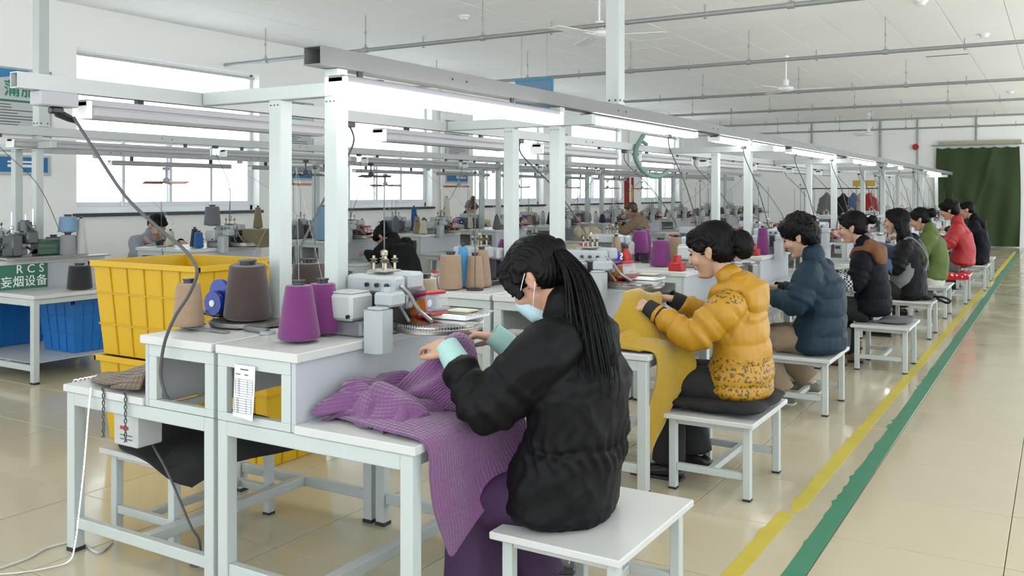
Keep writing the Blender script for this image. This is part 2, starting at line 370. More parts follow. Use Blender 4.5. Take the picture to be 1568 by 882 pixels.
# window wall
WIN = [(2.30+4.25*k, 2.30+4.25*k+2.87) for k in range(6)]; WZ0, WZ1 = 1.27, 3.24
b_ = MB(); T = .24; b_.box(XW-T, XW, Y0, YB, 0, WZ0); b_.box(XW-T, XW, Y0, YB, WZ1, CZ)
edges = [Y0]+[e for q in WIN for e in q]+[YB]
for i in range(0, len(edges), 2): b_.box(XW-T, XW, edges[i], edges[i+1], WZ0, WZ1)
struct(b_.build('wall_left', 'wall', smooth=False))
b_ = MB(); b_.box(XW-T, XR, YB, YB+.2, 0, CZ); struct(b_.build('wall_back', 'wall_back', smooth=False))
for k, (a, c) in enumerate(WIN):
    fx = XW-.17; b_ = MB(); g = .05
    b_.box(fx-.03, fx+.03, a, c, WZ0, WZ0+.07, .004); b_.box(fx-.03, fx+.03, a, c, WZ1-.05, WZ1, .004)
    b_.box(fx-.03, fx+.03, a, a+g, WZ0, WZ1, .004); b_.box(fx-.03, fx+.03, c-g, c, WZ0, WZ1, .004)
    b_.box(fx-.03, fx+.03, a, c, 2.20, 2.25, .004)
    wn = struct(b_.build(f'window_{k+1}', 'frame', smooth=False))
    W = c-a; xs = [a+g+(W-2*g)*q for q in (0, .25, .5, .75, 1)]
    for q in range(4):
        # lower sliding sash
        b_ = MB(); y0, y1 = xs[q]-(.032 if q else 0), xs[q+1]+(.032 if q < 3 else 0); ox = .02 if q % 2 else -.02; e = .045
        b_.box(fx+ox-.015, fx+ox+.015, y0, y1, WZ0+.07, WZ0+.13, .003); b_.box(fx+ox-.015, fx+ox+.015, y0, y1, 2.15, 2.20, .003)
        b_.box(fx+ox-.015, fx+ox+.015, y0, y0+e, WZ0+.13, 2.15, .003); b_.box(fx+ox-.015, fx+ox+.015, y1-e, y1, WZ0+.13, 2.15, .003)
        b_.build('sash', 'frame', wn, smooth=False)
        b_ = MB(); b_.box(fx+ox-.003, fx+ox+.003, y0+e, y1-e, WZ0+.13, 2.15); b_.build('pane', 'glass', wn, smooth=False)
        b_ = MB(); b_.box(fx-.003, fx+.003, y0+.001, y1-.001, 2.25, WZ1-.05); b_.build('pane', 'glass', wn, smooth=False)
    b_ = MB(); b_.box(XW-.14, XW+.045, a-.05, c+.05, WZ0-.045, WZ0-.002, .004); struct(b_.build(f'trim_{k+1}', 'marble', smooth=False))
    b_ = MB(); b_.tube([(XW-.07, a+.04, WZ1-.06), (XW-.07, c-.04, WZ1-.06)], .022, 10)
    one('roller_blind', b_, 'cream', f'rolled-up cream roller blind at the top of {["the window out of frame at the left","the first big window at the left","the second window from the left","the third window from the left","the fourth window from the left","the window farthest along the left wall"][k]}', 'blind', 'rolled-up roller blinds')

# painted line tapes on the aisle floor
def tape(name, cx, hw, material, label, jag, y0=.3, y1=27.0):
    b_ = MB(); ys = []; y = y0
    while y < y1: ys.append(y); y += .05 if y < 9 else .3
    ys.append(y1)
    L = [cx(y)-hw(y)-(random.random()**4)*jag for y in ys]; R_ = [cx(y)+hw(y) for y in ys]; n = len(ys); v = []
    for i in range(n): v += [(L[i], ys[i], 0), (R_[i], ys[i], 0), (L[i], ys[i], .0012), (R_[i], ys[i], .0012)]
    f = []
    for i in range(n-1):
        a = 4*i; f += [(a+2, a+3, a+7, a+6), (a, a+2, a+6, a+4), (a+1, a+5, a+7, a+3), (a, a+4, a+5, a+1)]
    f += [(0, 1, 3, 2), (4*n-4, 4*n-2, 4*n-1, 4*n-3)]
    b_.add(v, f); return one(name, b_, material, label, 'floor tape', smooth=False)
tape('floor_tape', lambda y: -.895-.0012*y, lambda y: .042, 'green_tape', 'long green marking tape with torn edges stuck along the aisle floor', .02)
tape('floor_tape', lambda y: -1.125+.005*y, lambda y: .036 if y < 4.15 else .036, 'yellow_tape', 'worn yellow marking tape along the aisle, nearest piece in the bottom right', .012, .3, 4.33)
tape('floor_tape', lambda y: -1.095+.0035*y, lambda y: .036*min(1, (y-4.30)/.2+.15), 'yellow_tape', 'worn yellow marking tape running on beside the green one to the far curtain', .010, 4.36)

# sprinkler pipes under the ceiling, each with hanger rods
for k, Y in enumerate((8.78, 12.3, 16.3, 19.75, 23.5, 27.0)):
    t = thing('sprinkler_pipe', f'grey steel sprinkler pipe across the ceiling, {nthc(k)}', 'pipe', (0, Y, 3.30), 0, 'ceiling sprinkler pipes')
    b_ = MB(); b_.tube([(XW+.02, 0, 0), (XR-.5, 0, 0)], .026, 10); b_.build('pipe_run', 'pipe', t)
    for q in range(8):
        x = -9.2+1.75*q+(.3 if k % 2 else 0)
        b_ = MB(); b_.tube([(x, 0, .02), (x, 0, .442)], .007, 6); b_.tube([(x, 0, .20), (x, 0, .24)], .014, 6); b_.build('hanger_rod', 'galv', t)
        b_ = MB(); b_.tube([(x-.035, 0, 0), (x+.035, 0, 0)], .036, 12); b_.tube([(x, 0, .03), (x, 0, .07)], .016, 8); b_.build('clamp', 'galv', t)
        b_ = MB(); b_.tube([(x+.9, 0, -.02), (x+.9, 0, .10)], .009, 6); b_.lathe([(.012, -.045), (.02, -.04), (.004, -.03)], (x+.9, 0, 0), 8); b_.build('sprinkler_head', 'galv', t)

# ceiling fans
def ceiling_fan(loc, rot, label):
    t = thing('ceiling_fan', label, 'fan', loc, rot)
    b_ = MB(); b_.tube([(0, 0, .04), (0, 0, CZ-loc[2])], .012, 8); b_.build('down_rod', 'white', t)
    b_ = MB(); b_.lathe([(.03, 0), (.05, .03), (.05, .06)], (0, 0, CZ-loc[2]-.08), 16); b_.build('ceiling_cup', 'white', t)
    b_ = MB(); b_.lathe([(.02, -.06), (.09, -.055), (.12, -.03), (.12, .0), (.08, .025), (.045, .03), (.045, .12), (.02, .13)], (0, 0, 0), 24); b_.build('motor', 'white', t)
    for k in range(3):
        a = 2*PI*k/3; R = Matrix.Rotation(a, 4, 'Z') @ Matrix.Rotation(.14, 4, 'X')
        b_ = MB(); b_.xf = R; b_.box(.16, .72, -.062, .062, -.036, -.028, .003); b_.box(.10, .24, -.022, .022, -.045, -.036, .002); b_.build('blade', 'white', t, smooth=False)
ceiling_fan((-4.30, 8.95, 3.26), .25, 'white ceiling fan nearest the camera, beside the tall upright post')
ceiling_fan((-3.80, 14.85, 3.22), .15, 'white ceiling fan in the middle of the hall above the lamp beam')
ceiling_fan((-4.55, 26.6, 3.18), .1, 'white ceiling fan farthest away, before the back wall')

# smoke detectors and small ceiling fittings
for px, py, lab in ((711, 24, 'round white smoke detector on the ceiling left of the nearest fan'), (1507, 52, 'round white smoke detector on the ceiling at upper right'), (1410, 2, 'round white smoke detector at the top edge of the picture'), (1547, 140, 'round white smoke detector on the far ceiling at right edge')):
    x, y, _ = at(px, py, CZ); b_ = MB(); b_.lathe([(.02, -.055), (.045, -.05), (.06, -.02), (.075, -.012), (.075, 0)], (0, 0, 0), 20); one('smoke_detector', b_, 'white', lab, 'smoke detector', loc=(x, y, CZ))
b_ = MB(); x, y, _ = at(1418, 87, CZ); x2, y2, _ = at(1484, 83, CZ); b_.box(x, x2, y-.03, y+.03, CZ-.004, CZ+.03); one('ceiling_slot', b_, 'machine_dark', 'dark slot of a lifted tile edge in the ceiling at right', 'ceiling slot', smooth=False)

# back wall: pipes, bell, curtain
for px, a, b2, lab in ((1243, 3.74, .9, 'left of the clothes rack'), (1348, 3.74, .9, 'right of the clothes rack'), (1405, 3.74, .9, 'carrying the red bell'), (1495, 3.74, 3.0, 'above the green curtain')):
    x, y, z = atY(px, 250, YB-.03); b_ = MB(); b_.tube([(x, y, b2), (x, y, a)], .035 if px == 1348 else .022, 8); one('wall_pipe', b_, 'pipe', 'grey vertical pipe on the back wall '+lab, 'pipe')
x, y, z = atY(1402, 225, YB-.06); b_ = MB(); b_.tube([(x, y+.05, z), (x, y-.03, z)], .09, 16); one('alarm_bell', b_, 'red', 'small red round alarm bell high on the white back wall', 'alarm')
t = thing('door_curtain', 'heavy dark green curtain hanging over the doorway in the back wall', 'curtain', (-2.03, YB-.12, 0))
def curtain_mesh():
    b_ = MB(); nx, nz = 90, 26; v = []
    for j in range(nz+1):
        z = .03+2.80*j/nz; t_ = j/nz
        for i in range(nx+1):
            u = i/nx; x = -1.05+2.10*u-.03*math.sin(PI*t_)*(1-2*u)
            y = .035*math.sin(u*31+2.0*math.sin(t_*2+u*3))*(1.15-t_)+.02*math.sin(u*13+t_*7)+.05*math.exp(-((u-.35-.35*t_)/.04)**2)
            if t_ > .97: z2 = z-.03*abs(math.sin(u*PI*7))
            else: z2 = z
            v.append((x, -y, z2))
    n = len(v); W = nx+1
    f = [(j*W+i, j*W+i+1, (j+1)*W+i+1, (j+1)*W+i) for j in range(nz) for i in range(nx)]
    v += [(p[0], p[1]+.012, p[2]) for p in v]
    f += [(q[3]+n, q[2]+n, q[1]+n, q[0]+n) for q in f[:nz*nx]]
    f += [(i, i+n, i+1+n, i+1) for i in range(nx)]+[(nz*W+i+1, nz*W+i+1+n, nz*W+i+n, nz*W+i) for i in range(nx)]
    b_.add(v, f); return b_
curtain_mesh().build('drape', 'curtain', t)
b_ = MB(); b_.tube([(-1.2, 0, 2.9), (1.2, 0, 2.9)], .018, 8); b_.build('rod', 'galv', t)
b_ = MB(); b_.box(-1.0, 1.1, .02, .06, 2.88, 3.02, .005); b_.build('valance', 'cloth_cream', t, smooth=False)
for q in range(8):
    b_ = MB(); x = -1.0+2.0*q/7
    b_.tube([(x+.03*math.cos(a), 0, 2.87+.045*math.sin(a)) for a in np.linspace(0, 2*PI, 13)], .004, 5); b_.build('ring', 'galv', t)

# text helper: real letter shapes turned into mesh
def text(name, body, size, material, parent=None, loc=(0, 0, 0), rot=(0, 0, 0), ext=.002, align='CENTER', sx=1.0):
    cu = bpy.data.curves.new(name, 'FONT'); cu.body = body; cu.size = size; cu.extrude = ext; cu.align_x = align; cu.align_y = 'CENTER'; cu.resolution_u = 3; cu.space_character = 1.05
    o = bpy.data.objects.new(name, cu); C.objects.link(o); dg = bpy.context.evaluated_depsgraph_get(); me = bpy.data.meshes.new_from_object(o.evaluated_get(dg)); bpy.data.objects.remove(o)
    me.materials.clear(); me.materials.append(M[material]); q = bpy.data.objects.new(name, me); C.objects.link(q); q.location = loc; q.rotation_euler = rot; q.scale = (sx, 1, 1)
    if parent is not None: q.parent = parent
    return q
# wall posters between the windows (face +X)
RX = (PI/2, 0, PI/2)
def poster(y0, y1, k, where):
    x = XW+.012; t = thing('wall_poster', f'notice board with teal heading on the left wall {where}', 'poster', (x, (y0+y1)/2, 0)); h = (y1-y0)/2
    b_ = MB(); b_.box(-.01, .004, -h, h, 2.15, 2.90, .003); b_.build('board', 'sign_face', t, smooth=False)
    b_ = MB(); b_.box(-.006, .007, -h-.01, -h+.006, 2.14, 2.91); b_.box(-.006, .007, h-.006, h+.01, 2.14, 2.91); b_.box(-.006, .007, -h, h, 2.89, 2.91); b_.build('edge_frame', 'galv', t, smooth=False)
    b_ = MB(); n = 14; v = [(.005, -h+.006, 2.888)]
    for i in range(n+1): u = i/n; v.append((.005, -h+.006+2*h*.72*u, 2.888-.13*math.cos(u*PI/2)**.7))
    v2 = [(p[0]+.002, p[1], p[2]) for p in v]; L = len(v)
    b_.add(v+v2, [tuple(range(L))]+[tuple(reversed(range(L, 2*L)))]+[(i, (i+1) % L, (i+1) % L+L, i+L) for i in range(L)]); b_.build('blue_corner', 'sky', t, smooth=False)
    if k == 0:
        text('heading', '蒲脂', .19, 'sign_green', t, (.0072, .10, 2.665), RX, .001)
        text('heading', '蒲脂', .19, 'sign_teal', t, (.0055, .108, 2.655), RX, .001)
    else:
        b_ = MB(); b_.box(.004, .007, -h*.5, h*.3, 2.58, 2.65); b_.build('heading', 'sign_teal', t, smooth=False)
    b_ = MB(); b_.box(.004, .006, -h*.3, h*.9, 2.525, 2.55) if k == 0 else b_.box(.004, .006, -h*.6, h*.5, 2.53, 2.545); b_.build('heading_rule', 'sign_teal' if k else 'sign_green', t, smooth=False)
    b_ = MB()
    for i in range(9):
        z = 2.49-.032*i; b_.box(.004, .0055, -h*.75, -h*.75+2*h*random.uniform(.35, .75), z, z+.011)
    b_.build('text_line', 'ink', t, smooth=False, kind='stuff')
    b_ = MB(); b_.add([(.0045, h-.005, 2.156), (.0045, h-.14, 2.156), (.0045, h-.005, 2.25), (.007, h-.005, 2.156), (.007, h-.14, 2.156), (.007, h-.005, 2.25)], [(0, 2, 1), (3, 4, 5), (0, 1, 4, 3), (1, 2, 5, 4), (2, 0, 3, 5)]); b_.build('blue_corner', 'sign_blue', t, smooth=False)
    t = thing('wall_plate', f'blue name plate on the left wall {where}', 'sign', (x, (y0+y1)/2, 0))
    b_ = MB(); b_.box(-.01, .003, -h, h, 1.71, 1.94, .002); b_.build('backing', 'sign_face', t, smooth=False)
    b_ = MB(); b_.box(.002, .006, -h*.92, h*.92, 1.745, 1.915, .001); b_.build('blue_face', 'sign_blue', t, smooth=False)
    b_ = MB(); b_.box(.006, .008, -h*.1, h*.75, 1.80, 1.83); b_.box(.006, .008, -h*.1, h*.5, 1.85, 1.87); b_.build('lettering', 'white', t, smooth=False)
poster(5.30, 6.22, 0, 'at the left edge'); poster(9.86, 10.52, 1, 'between the first and second window'); poster(14.10, 14.85, 2, 'between the second and third window'); poster(18.45, 19.05, 3, 'between the third and fourth window')
# vertical grey pipes standing before the wall piers
for y in (13.9, 18.3, 22.6, 26.6):
    b_ = MB(); b_.tube([(XW+.06, y, 0), (XW+.06, y, CZ)], .03, 8); one('wall_pipe', b_, 'reveal', {13.9: 'pale vertical pipe right of the second window', 18.3: 'pale vertical pipe right of the third window', 22.6: 'pale vertical pipe right of the fourth window', 26.6: 'pale vertical pipe right of the farthest window'}[y], 'pipe')
b_ = MB(); b_.box(XW+.0, XW+.02, 22.35, 22.95, 1.1, 1.95, .003); t = one('wall_banner', b_, 'cloth_red', 'red paper banner with yellow figure on the far window wall', 'banner', smooth=False)
b_ = MB(); b_.ball((XW+.02, 22.75, 1.5), (.006, .16, .28), 12, 8); b_.build('yellow_print', 'flame', t)

# ================================================================== OVERHEAD BEAMS AND LAMPS
def hollow(b_, x0, x1, z0, z1, y0, y1, t=.004):
    b_.box(x0, x1, y0, y1, z1-t, z1); b_.box(x0, x1, y0, y1, z0, z0+t); b_.box(x0, x0+t, y0, y1, z0+t, z1-t); b_.box(x1-t, x1, y0, y1, z0+t, z1-t)
ROWS = {'aisle': (-2.67, 2.30), 'window': (-7.80, 2.25)}
def beam(x, z0, z1, w, y0, y1, label, material='beam'):
    t = thing('lighting_beam', label, 'beam', (x, 0, 0)); b_ = MB(); hollow(b_, -w/2, w/2, z0, z1, y0, y1); b_.build('box_section', material, t, smooth=False)
    for k in range(int((y1-y0)/1.9)):
        b_ = MB()
        for q in (0, .12): b_.tube([(w/2, y0+.9+1.9*k+q, (z0+z1)/2), (w/2+.004, y0+.9+1.9*k+q, (z0+z1)/2)], .006, 6)
        b_.build('bolt', 'plastic_black', t)
    return t
beam(-2.53, 2.01, 2.085, .092, 2.66, 27.0, 'long grey square-tube beam over the aisle row carrying the lit lamps, open end nearest')
beam(-3.33, 1.895, 1.955, .05, 1.93, 26.9, 'pale square-tube beam over the back side of the aisle row, with unlit lamps', 'steel_grey')
beam(-7.66, 2.01, 2.085, .092, 1.2, 26.9, 'grey square-tube beam over the window row, nearer side', 'steel_grey')
beam(-8.45, 1.895, 1.955, .05, 1.2, 26.9, 'pale square-tube beam over the window row, side near the windows', 'steel_grey')
def tube_lamp(x, z, y0, y1, on, label, group, w=.055, h=.075):
    br = 2.0095 if (x > -3 or abs(x+7.66) < .1) else 1.8945
    t = thing('tube_lamp', label, 'lamp', (x, y0, z), 0, group); L = y1-y0
    b_ = MB(); b_.box(-w*.7, w*.7, 0, L, h*.62, h, .004); b_.build('housing', 'lamp_house' if on else 'lamp_off', t, smooth=False)
    b_ = MB(); b_.box(-w, w, .012, L-.012, 0, h*.62, .012); b_.build('diffuser', 'lamp_on' if on else 'lamp_off', t, smooth=False)
    for y in (0, L-.012):
        b_ = MB(); b_.box(-w*1.03, w*1.03, y, y+.012, -.003, h*.9, .002); b_.build('end_cap', 'white', t, smooth=False)
    for y in (.25, L-.3):
        b_ = MB(); b_.box(-.012, .012, y, y+.03, h, min(h+.05, br-z)) if x != -2.40 else (b_.box(-.11, .012, y, y+.03, h, h+.008), b_.box(-.11, -.10, y, y+.03, h+.008, br-z)); b_.build('bracket', 'plastic_black', t, smooth=False)
tube_lamp(-2.40, 1.885, 2.65, 4.43, True, 'bright tube lamp under the grey beam, nearest the camera', 'lit tube lamps')
for k, (a, b2) in enumerate(((5.12, 7.05), (7.60, 9.75), (10.05, 12.3), (13.05, 15.3), (16.4, 18.2), (21.1, 24.5))):
    tube_lamp(-2.56, 1.956, a, b2, True, f'bright tube lamp under the grey beam, {ORD[k+1]} from the camera', 'lit tube lamps', .055, .05)
for k in range(8):
    a = 2.2+1.83*k; tube_lamp(-3.33, 1.80, a, a+1.36, False, f'unlit white tube lamp over the back of the aisle row, {nthc(k)}', 'unlit tube lamps of the aisle row')
for k in range(9):
    a = 2.1+2.3*k; tube_lamp(-7.66, 1.90, a, a+2.1, False, f'unlit tube lamp, near side of the window row, {nthc(k)}', 'unlit tube lamps of the window row')
    a = 5.9+1.9*k
    if k < 7: tube_lamp(-8.45, 1.80, a, a+1.6, False, f'unlit thin tube lamp nearest the windows, {nthc(k)}', 'unlit tube lamps near the windows', .035, .05)
def upright(x, y, z0, label):
    t = thing('upright_post', label, 'post', (x, y, 0)); b_ = MB(); b_.box(-.048, .048, -.048, .048, z0, CZ, .004); b_.build('post', 'steel', t, smooth=False)
    b_ = MB()
    for q in (-.03, .03): b_.tube([(.048, q, z0+.03), (.053, q, z0+.03)], .007, 6)
    for q in (-.02, .025): b_.tube([(q, -.048, z0+.03), (q, -.053, z0+.03)], .007, 6)
    b_.build('bolt', 'plastic_black', t)
upright(-2.53, 5.51, 2.087, 'tall white post from the ceiling down onto the grey beam')
upright(-7.66, 4.68, 2.087, 'tall white post at the left edge between ceiling and window-row beam')
# box with plug at the near end of the back beam, and cable hanging from it
t = thing('junction_box', 'white socket box with black plug under the near beam end at upper left', 'socket box', (-3.33, 2.03, 1.865))
b_ = MB(); b_.box(-.035, .035, -.02, .14, -.028, .029, .005); b_.build('box', 'lamp_off', t, smooth=False)
b_ = MB(); b_.box(-.018, .018, .04, .09, -.055, -.0285, .006); b_.tube([(0, .07, -.05), (0, .12, -.068), (0, .15, -.08)], [.018, .015, .008], 8); b_.build('plug', 'plastic_black', t)
def cable(pts, r, material, label, cat='cable', name='cable', n=6):
    b_ = MB(); b_.tube(spline(pts, n), r, 7); return one(name, b_, material, label, cat)
cc_ = [(113, 180), (150, 238), (192, 300), (238, 345), (285, 385), (302, 415), (290, 450), (268, 485), (252, 525), (246, 570), (252, 600), (258, 611)]
cable([atY(x, y, 2.16+.012*i) for i, (x, y) in enumerate(cc_)], .0065, 'cable', 'thick dark grey cable sagging from the socket box to the nearest table')
# ================================================================== WORK TABLES
TD = .475
def rod(b_, x0, x1, y0, y1, z0, z1): b_.box(x0, x1, y0, y1, z0, z1, .003)
def make_table(label, st='steel', lam='laminate'):
    t = thing('work_table', label, 'table', (0, 0, 0))
    for x in (.012, .86):
        for y in (-TD, TD-.05):
            b_ = MB(); rod(b_, x, x+.05, y, y+.05, .015, .668); lg = b_.build('leg', st, t, smooth=False)
            b_ = MB(); b_.box(x-.001, x+.051, y-.001, y+.051, 0, .0148); b_.build('foot_cap', 'rubber', lg, smooth=False)
    for y in (-TD, TD-.05):
        b_ = MB(); rod(b_, .062, .86, y, y+.05, .615, .668); b_.build('apron', st, t, smooth=False)
        b_ = MB(); rod(b_, .062, .86, y+.008, y+.042, .10, .145); b_.build('stretcher', st, t, smooth=False)
    b_ = MB(); rod(b_, .868, .902, -TD+.05, TD-.05, .625, .668); b_.build('apron', st, t, smooth=False)
    b_ = MB(); rod(b_, .43, .475, -TD+.042, TD-.042, .10, .145); b_.build('stretcher', st, t, smooth=False)
    b_ = MB(); b_.box(.405, .925, -TD-.008, TD+.008, .670, .700, .003); b_.build('low_top', lam, t, smooth=False)
    b_ = MB(); b_.box(.382, .402, -TD+.002, TD-.002, .670, .914, .002); b_.build('side_panel', 'panel', t, smooth=False)
    b_ = MB(); b_.box(.010, .420, -TD-.010, TD+.010, .915, .948, .003); b_.build('box_top', lam, t, smooth=False)
    for y in (-TD, TD-.03):
        b_ = MB(); b_.box(.012, .38, y, y+.028, .868, .914, .002); b_.box(.012, .38, y, y+.028, .670, .70, .002); b_.box(.012, .06, y, y+.028, .70, .868, .002); b_.box(.335, .38, y, y+.028, .70, .868, .002)
        b_.build('face_frame', st, t, smooth=False)
    b_ = MB(); b_.box(.012, .022, -TD+.03, TD-.03, .74, .914); b_.build('inner_panel', 'panel', t, smooth=False)
    b_ = MB(); rod(b_, .35, .38, -TD+.03, TD-.03, .64, .668); b_.build('inner_rail', st, t, smooth=False)
    return t
def make_frame(label, xr=.38):
    t = thing('post_frame', label, 'frame', (0, 0, 0))
    for x in (-.175, .14):
        b_ = MB(); b_.box(x-.035, x+.035, -.035, .035, .9485, 1.897, .004); p = b_.build('post', 'steel', t, smooth=False)
        b_ = MB()
        for q in (-.02, 0, .02): b_.tube([(x+q, -.035, 1.875), (x+q, -.038, 1.875)], .003, 6)
        b_.build('screw', 'plastic_black', p)
    b_ = MB(); b_.box(-.63, xr, -.028, .028, 1.8975, 1.955, .003); b_.build('crossbar', 'steel', t, smooth=False)
    b_ = MB(); b_.box(.105, .175, -.03, .03, 1.9555, 2.009, .003); b_.build('connector', 'steel', t, smooth=False)
    return t
def rowname(r): return 'aisle row' if r == 'aisle' else 'window row'
tp = None; fp = None
for r in ('aisle', 'window'):
    cx, y0 = ROWS[r]
    for k in range(13):
        if r == 'window' and k == 0: continue
        for sd in (1, -1):
            side = 'aisle side' if sd == 1 else 'back side'
            if r == 'window': side = 'near side' if sd == 1 else 'window side'
            lab = f'white steel work table, {side} of the {rowname(r)}, {nthc(k if r == "aisle" else k-1)}'
            loc = (cx, y0+TD+1.9*k, 0); rz = 0 if sd == 1 else PI
            if tp is None: tp = make_table(lab); tp.location = loc; tp['group'] = 'work tables'
            else: dup(tp, loc, rz, lab, 'work tables')
        if k in ((0, 1, 3, 5, 7, 9, 11) if r == 'aisle' else (1, 3, 5, 7, 9, 11)):
            lab = f'pair of white posts with crossbar standing on the {nth(k if r == "aisle" else k-1)} tables of the {rowname(r)}'
            loc = (cx, y0+.5+1.9*k, 0)
            if r == 'aisle' and k == 0: q0 = make_frame(lab, .20); q0.location = loc; q0['group'] = 'post frames'
            elif fp is None: fp = make_frame(lab); fp.location = loc; fp['group'] = 'post frames'
            else: dup(fp, loc, 0, lab, 'post frames')

# ================================================================== STOOLS
def make_stool(label):
    t = thing('stool', label, 'stool', (0, 0, 0))
    b_ = MB(); b_.box(-.235, .235, -.325, .325, .365, .390, .004); b_.build('seat', 'laminate', t, smooth=False)
    for x in (-1, 1):
        for y in (-1, 1):
            b_ = MB(); b_.box(x*.19-.019, x*.19+.019, y*.265-.019, y*.265+.019, .010, .3645, .003); lg = b_.build('leg', 'steel', t, smooth=False)
            b_ = MB(); b_.box(x*.19-.02, x*.19+.02, y*.265-.02, y*.265+.02, 0, .0098); b_.build('foot_cap', 'rubber', lg, smooth=False)
    for y in (-1, 1):
        b_ = MB(); b_.box(-.17, .17, y*.265-.014, y*.265+.014, .335, .3645, .002); b_.build('apron', 'steel', t, smooth=False)
        b_ = MB(); b_.box(-.17, .17, y*.265-.014, y*.265+.014, .10, .135, .002); b_.build('stretcher', 'steel', t, smooth=False)
    for x in (-1, 1):
        b_ = MB(); b_.box(x*.19-.014, x*.19+.014, -.245, .245, .335, .3645, .002); b_.build('apron', 'steel', t, smooth=False)
    b_ = MB(); b_.box(-.016, .016, -.25, .25, .102, .133, .002); b_.build('stretcher', 'steel', t, smooth=False)
    return t
SEAT = [(-1.375, 2.84, 0, 'the woman in the long black jacket'), (-1.50, 4.655, 0, 'the woman in the yellow jacket'), (-1.55, 6.60, 0, 'the person in the teal jacket'), (-1.30, 8.43, 0, 'the woman with the brown hood'),
        (-1.35, 10.50, 0, 'the woman with the grey apron'), (-1.38, 12.30, 0, 'the person in the green coat'), (-1.30, 14.05, 0, 'the person in red'), (-1.20, 16.1, 0, 'the farthest person in the aisle row')]
sp = make_stool('white square-tube stool under the woman in the long black jacket'); sp.location = (SEAT[0][0], SEAT[0][1], 0); sp['group'] = 'stools of the aisle row'
for x, y, a, who in SEAT[1:]: dup(sp, (x, y, 0), a, 'white square-tube stool under '+who, 'stools of the aisle row')
dup(sp, (-3.37, 2.79, 0), 0, 'white stool pushed under the nearest table with black cloth on it', 'stools of the aisle row')
dup(sp, (-1.22, 17.9, 0), 0, 'empty white stool behind the last person in the aisle row', 'stools of the aisle row')
for k in (2, 4, 5): dup(sp, (-3.85, 2.78+1.9*k, 0), 0, f'empty white stool on the back side of the {nth(k)} table of the aisle row', 'stools of the aisle row')

